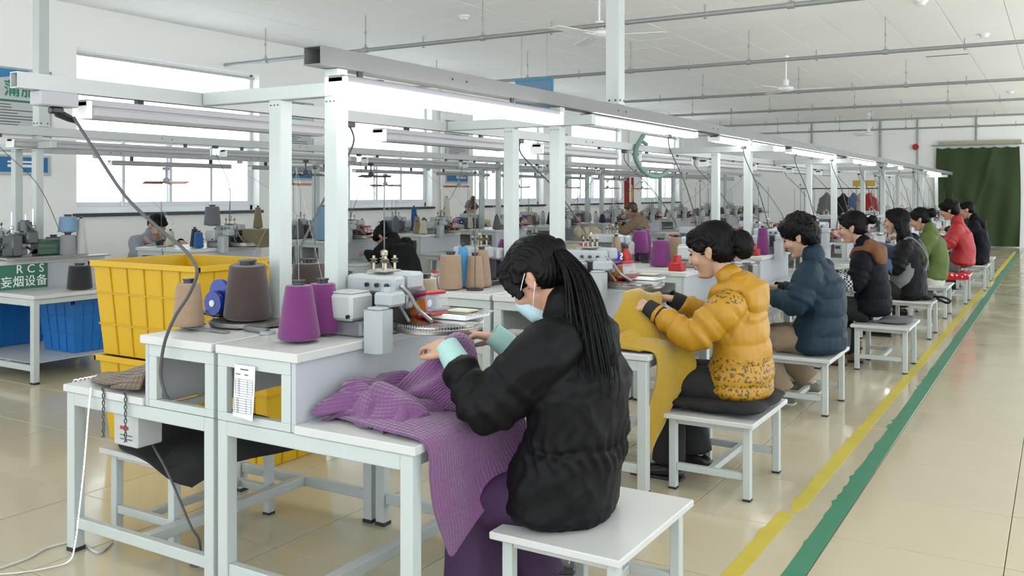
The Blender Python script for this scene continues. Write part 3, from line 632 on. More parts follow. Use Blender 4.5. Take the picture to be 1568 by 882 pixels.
# ================================================================== LINKING MACHINES
def make_machine(label, body='machine', light='machine_light', det=True):
    t = thing('linking_machine', label, 'knitting machine', (0, 0, 0)); n = 32 if det else 16
    b_ = MB(); b_.box(-.19, -.02, -.20, -.04, 0, .06, .008); b_.build('motor_foot', 'grey_metal', t, smooth=False)
    b_ = MB(); b_.box(-.19, -.05, -.22, -.085, .062, .165, .012); b_.box(-.18, -.06, -.21, -.095, .166, .172, .004); b_.build('motor_housing', light, t, smooth=False)
    b_ = MB(); b_.box(-.20, .02, -.07, .17, .0, .03, .004); b_.box(-.17, .0, -.05, .14, .03, .17, .01); b_.build('body', 'machine_dark', t, smooth=False)
    b_ = MB(); b_.box(-.22, .03, -.06, .02, .155, .225, .012); b_.box(-.20, .04, .03, .13, .165, .235, .012); b_.build('head', body, t, smooth=False)
    b_ = MB(); v = [(.035, -.245), (.09, -.245), (.108, -.225), (.108, -.165), (.025, -.165), (.025, -.235)]
    f = [tuple(reversed(range(6))), tuple(range(6, 12))]+[(i, (i+1) % 6, (i+1) % 6+6, i+6) for i in range(6)]
    b_.add([(x, y, -.045) for x, y in v]+[(x, y, .115) for x, y in v], f); b_.box(.035, .10, -.23, -.175, .115, .125, .004); b_.build('drive_cover', body, t, smooth=False)
    b_ = MB(); b_.box(.015, .10, -.17, -.07, .12, .175, .01); b_.tube([(.05, -.12, .175), (.05, -.12, .19)], .028, 14); b_.build('cam_box', body, t, smooth=False)
    b_ = MB()
    for q in range(3 if det else 1): b_.tube([(-.10+.05*q, -.065, .19), (-.10+.05*q, -.075, .19)], .009, 8)
    b_.tube([(-.045, -.24, .085), (-.045, -.25, .085)], .008, 8); b_.tube([(-.18, -.24, .085), (-.18, -.25, .085)], .008, 8); b_.build('screw', 'plastic_black', t, kind='stuff')
    # dial plate with comb of needles
    b_ = MB(); b_.lathe([(.165, -.012), (.175, -.008), (.175, .006), (.16, .010)], (.17, .04, .03), 48 if det else 20); d = b_.build('dial_plate', 'plate', t)
    b_ = MB(); b_.lathe([(.16, 0), (.16, .006), (.12, .012)], (.17, .04, .041), 48 if det else 20); b_.build('dial_ring', 'chrome', d)
    if det:
        b_ = MB()
        for q in range(100):
            a = 2*PI*q/100; ca, sa = math.cos(a), math.sin(a); b_.box(.17+ca*.18-.001, .17+ca*.18+.001, .04+sa*.18-.001, .04+sa*.18+.001, .032, .056)
        b_.build('needle_comb', 'chrome', d, smooth=False, kind='stuff')
    # lint box: red base and lid, clear sides, orange print
    R = Matrix.Translation((.09, .11, .085)) @ Matrix.Rotation(-.35, 4, 'Z') @ Matrix.Rotation(-.22, 4, 'Y')
    b_ = MB(); b_.xf = R; b_.box(-.10, .085, -.065, .065, -.032, -.02, .003); lb = b_.build('lint_box_base', 'red', t, smooth=False)
    b_ = MB(); b_.xf = R; b_.box(-.085, .055, -.055, .055, -.0198, .055, .01); b_.build('lint_box', 'clear', t, smooth=False)
    b_ = MB(); b_.xf = R; b_.box(-.08, .05, -.05, .05, .0552, .07, .006); b_.build('lint_box_lid', 'red', t, smooth=False)
    b_ = MB(); b_.xf = R; b_.box(-.075, .045, -.0575, -.0555, -.012, .042); lab_ = b_.build('printed_label', 'orange', t, smooth=False)
    b_ = MB(); b_.xf = R; b_.ball((-.015, -.0585, .014), (.018, .0015, .02), 12, 6); b_.tube([(-.015, -.0595, .03), (-.015, -.0595, .038)], [.008, .001], 6); b_.build('flame_print', 'flame', lab_)
    # feed arm, hoses
    b_ = MB(); b_.tube(spline([(-.02, -.02, .20), (.06, -.02, .17), (.12, -.02, .10), (.20, -.04, .062)], 5), .008, 8); b_.tube(spline([(-.02, -.05, .16), (.05, -.06, .12), (.12, -.08, .06)], 4), .006, 6)
    b_.box(.0, .08, -.04, .0, .10, .155, .006); b_.build('feed_arm', 'grey_metal', t)
    b_ = MB(); b_.tube([(-.02, .17, .10), (.03, .17, .10)], .05, 18); b_.build('tension_wheel', 'blue', t)
    b_ = MB(); b_.tube([(-.03, .17, .10), (.034, .17, .10)], .016, 12); b_.build('wheel_hub', 'white', t)
    b_ = MB(); b_.tube([(.06, .23, .07), (.06, .23, .075)], .04, 14); b_.box(-.10, .06, .18, .26, .001, .065, .01); b_.build('rear_motor', 'machine', t, smooth=False)
    # thread guide tower
    b_ = MB(); b_.tube([(-.10, .04, .23), (-.10, .04, .62)], .0025, 6)
    b_.build('guide_mast', 'machine_dark', t)
    b_ = MB()
    for q, (dx, dy) in enumerate(((-.03, -.03), (.03, -.03), (-.03, .03), (.03, .03))):
        b_.tube([(-.10+dx, .04+dy, .235), (-.10+dx, .04+dy, .30)], .006, 6); b_.lathe([(.004, 0), (.016, .004), (.006, .010), (.016, .016), (.004, .02)], (-.10+dx, .04+dy, .27), 12)
    b_.box(-.15, -.05, -.01, .09, .235, .242, .002); b_.lathe([(.004, 0), (.015, .006), (.016, .022), (.008, .028)], (-.10, .04, .295), 12); b_.build('thread_tensioner', 'brass', t)
    return t
def make_mast(label):
    t = thing('thread_stand', label, 'thread stand', (0, 0, 0))
    b_ = MB(); b_.lathe([(.05, 0), (.05, .008), (.012, .016)], (0, 0, 0), 16); b_.build('base', 'plastic_black', t)
    b_ = MB(); b_.tube([(0, 0, .012), (0, 0, .68)], .0032, 6); b_.build('rod', 'machine_dark', t)
    b_ = MB(); b_.tube(spline([(-.0, -.12, .64), (0, -.06, .67), (0, 0, .68), (0, .06, .67), (0, .12, .64)], 4), .002, 5); b_.lathe([(.004, 0), (.013, .006), (.004, .02)], (0, 0, .665), 8); b_.build('thread_arm', 'machine_dark', t)
    return t
BT = .9485
mp_ = None; mk = None
def rowk(r, k): return k if r == 'aisle' else k-1
for r in ('aisle', 'window'):
    cx, y0 = ROWS[r]
    for k in range(13):
        if r == 'window' and k == 0: continue
        for sd in (1, -1):
            if (r == 'window' and k == 1 and sd == 1) or (r == 'aisle' and k == 0 and sd == -1) or (r == 'window' and k == 2 and sd == -1): continue
            lab = f'grey linking machine, {nth(rowk(r, k))} of the {rowname(r)}, {("aisle side" if r == "aisle" else "near side") if sd == 1 else ("back side" if r == "aisle" else "window side")}'
            loc = (cx+sd*(.40 if sd == 1 else .445), y0+.57+1.9*k-(0 if sd == 1 else .12), BT); rz = 0 if sd == 1 else PI
            if mp_ is None: mp_ = make_machine(lab); mp_.location = loc; mp_['group'] = 'linking machines'
            else: dup(mp_, loc, rz, lab, 'linking machines')
        if (r, k) in (('aisle', 0),): continue
        lab = f'thin black thread stand on the {nth(rowk(r, k))} table of the {rowname(r)}'; loc = (cx-.20, y0+.14+1.9*k, BT)
        if mk is None: mk = make_mast(lab); mk.location = loc; mk['group'] = 'thread stands'
        else: dup(mk, loc, 0, lab, 'thread stands')

t = thing('drive_motor', 'black motor with blue wheels and flat ring plate on the nearest table, back side', 'motor', (-2.97, 2.66, BT))
b_ = MB(); b_.tube([(-.075, -.03, .11), (-.075, .06, .11)], .034, 16); b_.box(-.10, -.05, -.03, .06, .03, .08, .008); b_.build('motor_body', 'plastic_black', t)
b_ = MB(); b_.tube([(-.06, -.065, .095), (-.06, -.045, .095)], .050, 24); w1 = b_.build('wheel', 'blue', t); b_ = MB(); b_.tube([(-.06, -.07, .095), (-.06, -.044, .095)], .014, 12); b_.build('hub', 'white', w1)
b_ = MB(); b_.tube([(-.075, -.02, .135), (-.075, .0, .135)], .056, 24); b_.build('wheel', 'blue', t)
b_ = MB(); b_.lathe([(.16, .0), (.175, .004), (.175, .02), (.16, .024)], (.04, .06, .004), 36); b_.build('ring_plate', 'plate', t)
b_ = MB(); b_.box(-.10, .0, .17, .24, .028, .13, .01); b_.build('white_body', 'machine_light', t, smooth=False)
b_ = MB(); b_.tube([(-.10, -.02, .05), (-.115, -.10, .058)], [.022, .003], 12); b_.build('pointer', 'chrome', t)
b_ = MB(); b_.tube(spline([(.0, .30, .14), (-.01, .29, .24), (-.05, .28, .26), (-.08, .27, .24)], 4), .008, 8); b_.tube([(.02, .33, .028), (.02, .33, .32)], .004, 6); b_.tube([(.05, .33, .028), (.05, .33, .32)], .004, 6); b_.box(-.02, .07, .27, .35, .0, .14, .01); b_.build('thread_guide', 'machine_dark', t)

# ================================================================== YARN CONES
cone_meshes = {}
def snap(loc):
    x, y, z = loc
    if abs(z-BT) > .12: return loc
    cx, y0 = ROWS['aisle'] if x > -5.5 else ROWS['window']; x1 = min(max(x, cx-.34), cx+.34); y *= x1/x; x = x1; k = round((y-y0-.475)/1.9); b0 = y0+1.9*k
    return (x, min(max(y, b0+.07), b0+.88), z)
def cone(loc, col, label, r0=.07, r1=.045, h=.19, tilt=0, td=0, group=None):
    loc = snap(loc); key = (col, round(r0, 3), round(r1, 3), round(h, 3))
    if key not in cone_meshes:
        b_ = MB(); n = 28; prof = [(r0*.90, .006), (r0*.99, .012), (r0, .022)]
        for q in range(1, 9): u = q/9; prof.append((r0+(r1-r0)*u+random.uniform(-.0006, .0006), .022+(h-.030)*u))
        prof += [(r1*1.0, h-.006), (r1*.93, h), (r1*.5, h+.001)]; b_.lathe(prof, (0, 0, 0), n)
        a = b_.build('yarn', 'yarn_'+col, None)
        b_ = MB(); b_.lathe([(r0*.55, 0), (r0*.55, .008), (r1*.42, h*.9), (r1*.42, h+.012), (r1*.50, h+.014), (r1*.50, h+.02), (r1*.3, h+.021)], (0, 0, 0), 16); c_ = b_.build('core', 'plastic_black', None)
        cone_meshes[key] = (a.data, c_.data); bpy.data.objects.remove(a); bpy.data.objects.remove(c_)
    ym, cm = cone_meshes[key]
    t = thing('yarn_cone', label, 'yarn cone', loc, 0, group)
    for nm, me in (('yarn', ym), ('core', cm)): q = bpy.data.objects.new(nm, me); C.objects.link(q); q.parent = t
    if tilt: t.rotation_euler = (Matrix.Rotation(td, 3, 'Z') @ Matrix.Rotation(tilt, 3, 'Y')).to_euler()
    return t
G0 = 'yarn cones on the nearest table'
cone((-3.105, 2.535, BT+.016), 'tan', 'tan yarn cone on a ring holder at the left end of the nearest table', .062, .047, .175, group=G0)
cone((-2.89, 2.66, BT+.035), 'dark brown', 'big dark brown yarn cone leaning on the nearest table', .098, .074, .225, .08, -.8, group=G0)
cone((-2.90, 3.03, BT), 'dark brown', 'dark brown yarn cone standing behind the leaning brown cone', .095, .07, .24, group=G0)
cone((-2.43, 2.485, BT+.006), 'purple', 'purple yarn cone at the near corner of the nearest table', .078, .05, .205, group=G0)
cone((-2.475, 2.66, BT+.006), 'purple', 'purple yarn cone right behind the nearest purple cone', .074, .05, .195, group=G0)
cone((-2.35, 3.17, BT), 'sand', 'sand yarn cone behind the nearest machine, left one of two', .06, .044, .185, group=G0)
cone((-2.315, 3.04, BT), 'sand', 'sand yarn cone behind the nearest machine, right one of two', .058, .043, .165, group=G0)
cone((-2.55, 3.12, BT), 'tan', 'wide tan yarn cone behind the nearest post pair', .085, .075, .20, group=G0)
G1 = 'yarn cones on the second table'
for px, py, c_, r0, r1, h, lab in ((690, 440, 'tan', .068, .06, .20, 'wide tan yarn cone on the second table, leftmost of three'), (727, 442, 'tan', .057, .04, .19, 'slim tan yarn cone on the second table, in front of the wide ones'), (739, 435, 'tan', .06, .05, .185, 'tan yarn cone on the second table, half hidden at the right of three')):
    cone(at(px, py, BT), c_, lab, r0, r1, h, group=G1)
x, y, z = at(765, 433, BT); cone((x, y, BT+.03), 'purple', 'purple yarn cone leaning beside the head of the woman in black', .075, .045, .24, .20, .5, group=G1)
cone(at(694, 400, BT), 'purple', 'small purple yarn cone behind the wide tan cone', .05, .042, .12, group=G1)
cone(at(709, 402, BT), 'sky blue', 'sky blue yarn cone behind the tan cones', .055, .025, .24, group=G1)
cone(at(800, 402, BT), 'plum', 'plum yarn cone just above the head of the woman in black', .07, .05, .22, group=G1)
G2 = 'yarn cones on the third table'
cone(at(1012, 408, BT), 'purple', 'large purple yarn cone at the near corner of the third table', .082, .062, .20, group=G2)
x, y, z = at(982, 402, BT); cone((x-.02, y+.02, BT+.07), 'purple', 'purple yarn cone raised on the green holder of the third table', .072, .056, .185, group=G2)
cone(at(1006, 396, BT), 'purple', 'purple yarn cone behind the two others of the third table', .07, .056, .26, group=G2)
t = thing('cone_holder', 'green curved metal cone holder on the third table', 'cone holder', (x-.02, y+.02, BT)); b_ = MB(); b_.tube(spline([(0, 0, .068), (0, 0, .03), (.02, -.01, .012), (.10, -.04, .012)], 4), .012, 8); b_.lathe([(.05, .0), (.05, .006)], (.08, -.03, 0), 16); b_.build('arm', 'machine_green', t)
cone(at(1055, 398, BT), 'tan', 'tan yarn cone hidden behind the head of the woman in yellow', .07, .055, .2, group=G2)
G3 = 'yarn cones on the fourth table'
for px, py, c_, lab in ((1143, 385, 'purple', 'purple yarn cone left above the bun of the woman in yellow'), (1168, 391, 'purple', 'slim purple yarn cone right of the bun of the woman in yellow'), (1186, 386, 'silver', 'silver yarn cone topped with plum behind the woman in yellow'), (1200, 380, 'purple', 'purple yarn cone in front of the face of the person in teal')):
    cone(at(px, py, BT), c_, lab, .06, .04, .24, group=G3)
t = thing('cone_holder', 'grey bent metal cone holder arm on the nearest table', 'cone holder', (-2.89, 2.66, BT)); b_ = MB(); b_.tube(spline([(0, 0, .03), (.0, -.03, .012), (.1, -.09, .012), (.22, -.10, .012)], 5), .011, 8); b_.lathe([(.045, .022), (.045, .03)], (0, 0, 0), 18)
b_.build('arm', 'grey_metal', t); b_ = MB(); b_.lathe([(.03, 0), (.03, .012)], (.22, -.10, 0), 16); b_.build('foot', 'machine', t)
t = thing('ring_holder', 'flat metal ring holder under the tan cone at left', 'cone holder', (-3.105, 2.535, BT)); b_ = MB(); b_.lathe([(.03, 0), (.04, .006), (.068, .007), (.072, .011), (.068, .0145), (.04, .0145)], (0, 0, 0), 28); b_.build('ring', 'grey_metal', t)
b_ = MB(); b_.box(.06, .30, -.062, -.042, .004, .012, .002); b_.build('arm', 'grey_metal', t, smooth=False)
# cones further back, by table
palA = ['purple', 'purple', 'tan', 'plum', 'silver', 'white', 'tan', 'olive']; palW = ['grey', 'navy', 'black', 'white', 'olive', 'plum', 'blue', 'light blue', 'cream', 'red', 'white', 'tan', 'navy']
rr = random.Random(3)
for r in ('aisle', 'window'):
    cx, y0 = ROWS[r]
    for k in range(1, 13):
        if r == 'window' and k == 1: continue
        spots = [(-.26, .30), (.12, .30), (.30, .20), (-.12, .78), (.10, .84), (-.30, .84), (.27, .86)] if r == 'window' else [(-.26, .30), (-.12, .78), (-.30, .84), (.02, .86), (.27, .86)]
        if r == 'aisle' and k < 4: spots = spots[:3]
        used = {}
        for dx, dy in spots:
            if rr.random() < .18: continue
            c_ = rr.choice(palA if r == 'aisle' else palW)
            if c_ in used: lab = f'{c_} yarn cone, {nth(rowk(r, k))} table of the {rowname(r)}, {["second","third","fourth","fifth"][used[c_]-1]} of its colour'
            else: lab = f'{c_} yarn cone, {nth(rowk(r, k))} table of the {rowname(r)}, nearest of its colour'
            used[c_] = used.get(c_, 0)+1
            cone((cx+dx, y0+dy+1.9*k, BT), c_, lab, rr.choice((.05, .06, .07)), rr.choice((.03, .04)), rr.choice((.16, .19, .22)), group=f'yarn cones on the {nth(rowk(r, k))} table of the {rowname(r)}')
GW = 'yarn cones at the green machine'
for px, py, c_, r0, r1, h, lab in ((82, 392, 'grey', .075, .065, .17, 'dark grey wide yarn cone beside the green machine'), (104, 393, 'silver', .068, .06, .19, 'grey yarn cone right of the thread stand at left'), (124, 394, 'white', .05, .028, .33, 'tall white yarn cone with black tip at left'), (143, 389, 'cream', .045, .026, .23, 'slim cream yarn cone with green foot at left')):
    cone(at(px, py, BT), c_, lab, r0, r1, h, group=GW)
x, y, z = snap(at(104, 393, BT)); cone((x, y, BT+.212), 'light blue', 'light blue yarn cone stacked above the grey one at left', .08, .07, .14, group=GW)
cone(at(122, 443, .70), 'black', 'black yarn cone on the low table top under the green machine', .10, .085, .20, group=GW)
x, y, z = at(325, 378, BT); cone((x, y, BT+.22), 'grey', 'large grey yarn cone standing on the machine left of the window', .085, .07, .20, group=GW)
x, y, z = at(397, 378, BT); b_ = MB(); b_.box(-.13, .13, -.12, .12, 0, .19, .01); one('carton', b_, 'yarn_olive', 'brown square carton of yarn on the window-row table', 'box', loc=(x, y, BT), smooth=False)
cone((x-.02, y, BT+.191), 'olive', 'slim olive yarn cone on top of the brown carton', .05, .028, .22, group=GW)
cone(at(634, 352, BT), 'blue', 'tall blue yarn cone on the window row right of the dark-haired woman', .055, .035, .36, group=GW)
cone(at(684, 362, BT), 'cream', 'tall ribbed cream yarn cone in front of the woman with the top bun', .075, .03, .50, group=GW)
cone(at(489, 371, BT), 'light blue', 'tall light blue yarn bobbin between the nearest posts', .085, .075, .40, group=GW)
cone(at(569, 446, BT-.25), 'cream', 'pale cream cone on the low table beside the dark-haired woman', .06, .05, .20, group=GW) if False else None
# ================================================================== PEOPLE
def rot_head(pitch, yaw=0, roll=0): return Matrix.Rotation(yaw, 3, 'Z') @ Matrix.Rotation(pitch, 3, 'Y') @ Matrix.Rotation(roll, 3, 'X')
def remeshed(b_, name, material, parent, voxel, smooth=6, disp=None, fac=.5):
    me = bpy.data.meshes.new(name); me.from_pydata(b_.v, [], b_.f); me.update()
    o = bpy.data.objects.new(name, me); C.objects.link(o)
    m = o.modifiers.new('r', 'REMESH'); m.mode = 'VOXEL'; m.voxel_size = voxel; m.use_smooth_shade = True
    if smooth: s = o.modifiers.new('s', 'SMOOTH'); s.iterations = smooth; s.factor = fac
    dg = bpy.context.evaluated_depsgraph_get(); m2 = bpy.data.meshes.new_from_object(o.evaluated_get(dg)); bpy.data.objects.remove(o)
    if disp is not None:
        n = len(m2.vertices); co_ = np.empty(n*3); m2.vertices.foreach_get('co', co_); co_ = co_.reshape(-1, 3)
        no = np.empty(n*3); m2.vertices.foreach_get('normal', no) if False else m2.vertex_normals.foreach_get('vector', no); no = no.reshape(-1, 3)
        d = disp(co_, no); co_ = co_ + (no*d[:, None] if d.ndim == 1 else d); m2.vertices.foreach_set('co', co_.ravel()); m2.update()
    m2.polygons.foreach_set('use_smooth', [True]*len(m2.polygons)); m2.materials.clear(); m2.materials.append(M[material]); m2.name = name
    q = bpy.data.objects.new(name, m2); C.objects.link(q)
    if parent is not None: q.parent = parent
    return q
def fold(p, f=1.0, seed=0.0):
    x, y, z = p[:, 0]*f, p[:, 1]*f, p[:, 2]*f; s = seed
    a = np.sin(11*x+7*z+3*np.sin(9*y+s)+s)+.7*np.sin(19*z-13*y+2.5*np.sin(12*x-s)+2*s)+.5*np.sin(31*x+23*z+17*y+3*np.sin(14*z)+s*3)
    return a/2.2
def ridge(p, f=1.0, seed=0.0):           # sharp valleys between soft puffs, as in creased cloth
    return .6-np.abs(fold(p, f, seed))**.7
def seg_dist(p, a, b):
    a = np.array(a); b = np.array(b); ab = b-a; t = np.clip(((p-a) @ ab)/(ab @ ab), 0, 1); return np.linalg.norm(p-(a+t[:, None]*ab), axis=1), t
def hand(b_, wr, d, up, side, k=1.0, curl=.7, spread=.10, pinch=True):
    d = Vector(d).normalized(); up = Vector(up); up = (up-d*up.dot(d)).normalized(); lat = d.cross(up).normalized()*side   # lat points to the thumb side
    wr = Vector(wr)
    b_.loft([(wr-d*.03*k, .026*k, .02*k), (wr+d*.01*k, .029*k, .019*k), (wr+d*.045*k, .038*k, .016*k), (wr+d*.082*k, .040*k, .013*k)], 12, side=tuple(lat))
    Ls = (.076, .084, .078, .060); off = (.029, .010, -.010, -.028)
    for i in range(4):
        base = wr+d*(.078-.004*abs(i-1))*k+lat*off[i]*k; dir_ = (d+lat*spread*(1.2-i*.8)).normalized(); p = base; pts = [p-dir_*.015*k, p]; a = 0
        for j, fr in enumerate((.44, .31, .25)):
            a += curl*(.55 if j == 0 else .75)*(1+.12*i); dd = (dir_*math.cos(a)-up*math.sin(a)); p = p+dd*Ls[i]*fr*k; pts.append(p)
        b_.tube(spline(pts, 2), [(.0095-.0025*q/8)*k for q in range(9)], 8)
    base = wr+d*.02*k+lat*.026*k; dir_ = (d*.72+lat*.62-up*.30).normalized(); p1 = base+dir_*.040*k; dd = (d*.9+lat*.12-up*.42).normalized(); p2 = p1+dd*.032*k; p3 = p2+(d*.92-lat*.18-up*.4).normalized()*.026*k
    b_.tube(spline([base-dir_*.015*k, base, p1, p2, p3], 2), [.016*k, .016*k, .015*k, .0145*k, .0125*k, .0115*k, .0105*k, .0095*k, .007*k], 8)
def person(label, loc, rz, P, near=True):
    D = dict(pel=(-.06, 0, .50), waist=(-.10, 0, .68), chest=(-.06, 0, .88), neck=(.0, 0, 1.05), head=(.10, 0, 1.19), pitch=.5, yaw=0, hs=1.08,
             shL=(-.03, .175, 1.0), elL=(.16, .27, .82), wrL=(.36, .19, .95), hdL=(1, -.35, .1), huL=(0, .3, 1),
             shR=(-.03, -.175, 1.0), elR=(.16, -.27, .84), wrR=(.36, -.12, .95), hdR=(1, .3, .1), huR=(0, -.3, 1),
             hiL=(-.02, .10, .485), knL=(.36, .12, .50), anL=(.30, .12, .09), hiR=(-.02, -.10, .485), knR=(.36, -.12, .50), anR=(.36, -.12, .09),
             skin='skin', hair='hair', jacket='jacket_black', trouser='trouser_black', shoe='shoe', bulk=1.0, cuff='cuff', hem=.40, legr=1.0, hairf='bun', quilt=0, jfold=.010, tb=1.0, collar=1, hood=None, cufflen=.05, seed=1.0, feet=True)
    D.update(P); g = D; V = Vector; t = thing('person', label, 'person', loc, rz); k = g['tb']; bl = g['bulk']
    vx = .0058 if near else .009
    hc = V(g['head']); R = rot_head(g['pitch'], g['yaw']); hs = g['hs']
    def hp(x, y, z): return hc+R @ (V((x, y, z))*hs)
    # ---- body: one continuous surface
    b = MB(); nk = V(g['neck'])
    b.loft([(g['pel'], .155*k, .10*k), (g['waist'], .125*k, .095*k), (g['chest'], .150*k, .11*k), (V(g['neck'])+V((-.02, 0, -.07)), .13*k, .07*k), (nk+V((0, 0, -.02)), .062, .058)], 18, c0=.4)
    b.loft([(nk+V((-.01, 0, -.05)), .056, .054), (nk, .050, .052), (hp(-.025, 0, -.05), .048, .05), (hp(-.02, 0, 0), .05, .055)], 14)
    b.ball(hp(-.018, 0, .030), tuple(q*hs for q in (.098, .078, .088)), 24, 16, R)
    b.loft([(hp(.020, 0, .055), .062*hs, .062*hs), (hp(.030, 0, .005), .064*hs, .062*hs), (hp(.036, 0, -.045), .054*hs, .050*hs), (hp(.046, 0, -.088), .030*hs, .034*hs)], 16)
    b.loft([(hp(.085, 0, .022), .008*hs, .010*hs), (hp(.098, 0, -.004), .010*hs, .013*hs), (hp(.106, 0, -.024), .016*hs, .014*hs)], 10)
    for s_ in (-1, 1):
        b.ball(hp(.062, s_*.034, -.022), tuple(q*hs for q in (.030, .028, .028)), 12, 8, R); b.ball(hp(.072, s_*.030, .028), tuple(q*hs for q in (.018, .026, .010)), 12, 8, R)
        b.ball(hp(-.012, s_*.078, -.010), tuple(q*hs for q in (.017, .008, .030)), 12, 8, R @ Matrix.Rotation(-.15, 3, 'Y')); b.ball(hp(-.024, s_*.084, .002), tuple(q*hs for q in (.010, .007, .020)), 10, 6, R)
    b.ball(hp(.080, 0, -.056), tuple(q*hs for q in (.016, .024, .012)), 12, 8, R); b.ball(hp(.076, 0, -.094), tuple(q*hs for q in (.016, .020, .014)), 12, 8, R)
    for q in 'LR':
        sg = 1 if q == 'L' else -1
        sh, el, wr = V(g['sh'+q]), V(g['el'+q]), V(g['wr'+q]); b.tube([sh, (sh+el)/2, el, el+(wr-el)*.4, wr], [.050, .046, .040, .038, .026], 12)
        hand(b, wr, g['hd'+q], g['hu'+q], -sg if (V(g['hu'+q]).z > 0) else sg, 1.08, g.get('curl', .7))
        hi, kn, an = V(g['hi'+q]), V(g['kn'+q]), V(g['an'+q]); b.tube([hi, (hi+kn)/2, kn, kn+(an-kn)*.35, an], [.075, .068, .055, .055, .035], 12)
        b.loft([(an+V((-.02, 0, -.02)), .03, .035), (an+V((.05, 0, -.045)), .035, .03), (an+V((.13, 0, -.06)), .035, .018)], 10)
    remeshed(b, 'body', g['skin'], t, vx, 3)
    # ---- face details
    if near:
        e = MB(); l = MB(); br = MB()
        for s_ in (-1, 1):
            e.ball(hp(.0865, s_*.030, .008), tuple(q*hs for q in (.006, .014, .0045)), 10, 6, R)
            br.tube([hp(.086, s_*.014, .027), hp(.090, s_*.030, .031), hp(.074, s_*.050, .026)], [.003*hs, .0035*hs, .002*hs], 6)
        l.ball(hp(.0925, 0, -.053), tuple(q*hs for q in (.006, .019, .0045)), 10, 6, R); l.ball(hp(.0915, 0, -.060), tuple(q*hs for q in (.0065, .016, .005)), 10, 6, R)
        e.build('eye_line', 'dark', t); br.build('eyebrow', g['hair'], t); l.build('lips', 'lip', t)
    # ---- hair
    h = MB(); f = g['hairf']; long_ = f in ('pony', 'shoulder')
    if f == 'short':
        h.ball(hp(-.020, 0, .052), tuple(q*hs for q in (.118, .100, .096)), 24, 14, R); h.ball(hp(-.060, 0, .0), tuple(q*hs for q in (.076, .092, .086)), 20, 12, R); h.ball(hp(.045, 0, .09), tuple(q*hs for q in (.058, .078, .040)), 16, 10, R)
        rn = random.Random(5)
        for _ in range(46):
            a, b2 = rn.uniform(0, 2*PI), rn.uniform(-.15, 1.3); p = (-.025+.112*math.cos(b2)*math.cos(a), .10*math.cos(b2)*math.sin(a), .05+.09*math.sin(b2))
            if p[0] > .06 and p[2] < .07: continue
            h.ball(hp(*p), .020*hs*rn.uniform(.7, 1.2), 8, 6)
    elif f == 'man':
        h.ball(hp(-.026, 0, .048), tuple(q*hs for q in (.104, .086, .084)), 24, 14, R); h.ball(hp(-.055, 0, .0), tuple(q*hs for q in (.062, .078, .066)), 20, 12, R); h.ball(hp(.045, 0, .088), tuple(q*hs for q in (.045, .062, .026)), 16, 10, R)
    else:
        h.ball(hp(-.022, 0, .046), tuple(q*hs for q in (.110, .089, .092)), 24, 14, R); h.ball(hp(-.052, 0, .0), tuple(q*hs for q in (.068, .082, .070)), 20, 12, R)
        h.ball(hp(.042, 0, .084), tuple(q*hs for q in (.050, .070, .036)), 16, 10, R)
        for s_ in (-1, 1): h.loft([(hp(.046, s_*.050, .085), .014, .026), (hp(.040, s_*.070, .045), .008, .026), (hp(.012, s_*.078, .022), .010, .020)], 10, side=tuple(R @ V((0, 1, 0))))
        if f == 'bangs': h.ball(hp(.070, 0, .062), tuple(q*hs for q in (.026, .064, .036)), 16, 10, R)
        if f in ('bun', 'bangs'): h.ball(hp(*g.get('bunp', (-.155, 0, .015))), tuple(q*hs for q in g.get('bunr', (.050, .050, .056))), 16, 12, R); h.tube([hp(-.10, 0, .03), hp(*g.get('bunp', (-.155, 0, .015)))], .026, 10)
        if f == 'topbun': h.ball(hp(-.05, 0, .165), .044*hs, 14, 10); h.tube([hp(-.04, 0, .11), hp(-.05, 0, .165)], .02, 8)
        if f == 'shoulder':
            h.loft([(hp(-.05, 0, .04), .090, .07), (hp(-.075, 0, -.06), .088, .055), (hp(-.10, 0, -.15), .080, .035)], 16)
            for s_ in (-1, 1): h.loft([(hp(-.02, s_*.082, .04), .016, .05), (hp(-.045, s_*.086, -.05), .018, .045), (hp(-.07, s_*.07, -.14), .02, .03)], 10)
        if f == 'pony':
            h.ball(hp(-.118, 0, .035), tuple(q*hs for q in (.03, .03, .03)), 12, 8, R)
            for s_ in (-1, 1): h.loft([(hp(.055, s_*.052, .09), .016, .03), (hp(.058, s_*.070, .03), .010, .028), (hp(.045, s_*.074, -.02), .008, .018)], 10, side=tuple(R @ V((0, 1, 0))))
    def hd(p, n): 
        lp = (p-np.array(hc)) @ np.array(R); return .0022*np.sin(lp[:, 1]*420+6*np.sin(lp[:, 2]*30)+4*lp[:, 0]*30)+.0016*np.sin(lp[:, 1]*900+lp[:, 2]*60)
    if f == 'short': hd = lambda p, n: .004*fold(p, 9, 2)
    ho = remeshed(h, 'hair', g['hair'], t, .0055 if near else .009, 3, hd)
    if f == 'pony':
        s = MB(); rn = random.Random(2); root = hp(-.118, 0, .035)
        path = [V(q) for q in g['pony']]
        for i in range(230):
            a, rr_ = rn.uniform(0, 2*PI), math.sqrt(rn.random()); o1 = V((math.cos(a)*.022*rr_, math.sin(a)*.022*rr_, 0)); wd = rn.uniform(.7, 1.25); L = rn.uniform(.72, 1.0); pts = []
            sp_ = spline([root]+path, 5); m_ = max(4, int(len(sp_)*L))
            for j in range(m_):
                u = j/(len(sp_)-1); w_ = (.7+2.3*math.sin(min(1, u*1.15)*PI*.62))*wd; pts.append(sp_[j]+V((o1.x*w_, o1.y*w_*1.25+.006*math.sin(u*9+i), 0)))
            s.tube(pts, [max(.0008, .0036*(1-(j/(m_-1))**3*.85)) for j in range(m_)], 4)
        s.build('ponytail', g['hair'], ho)
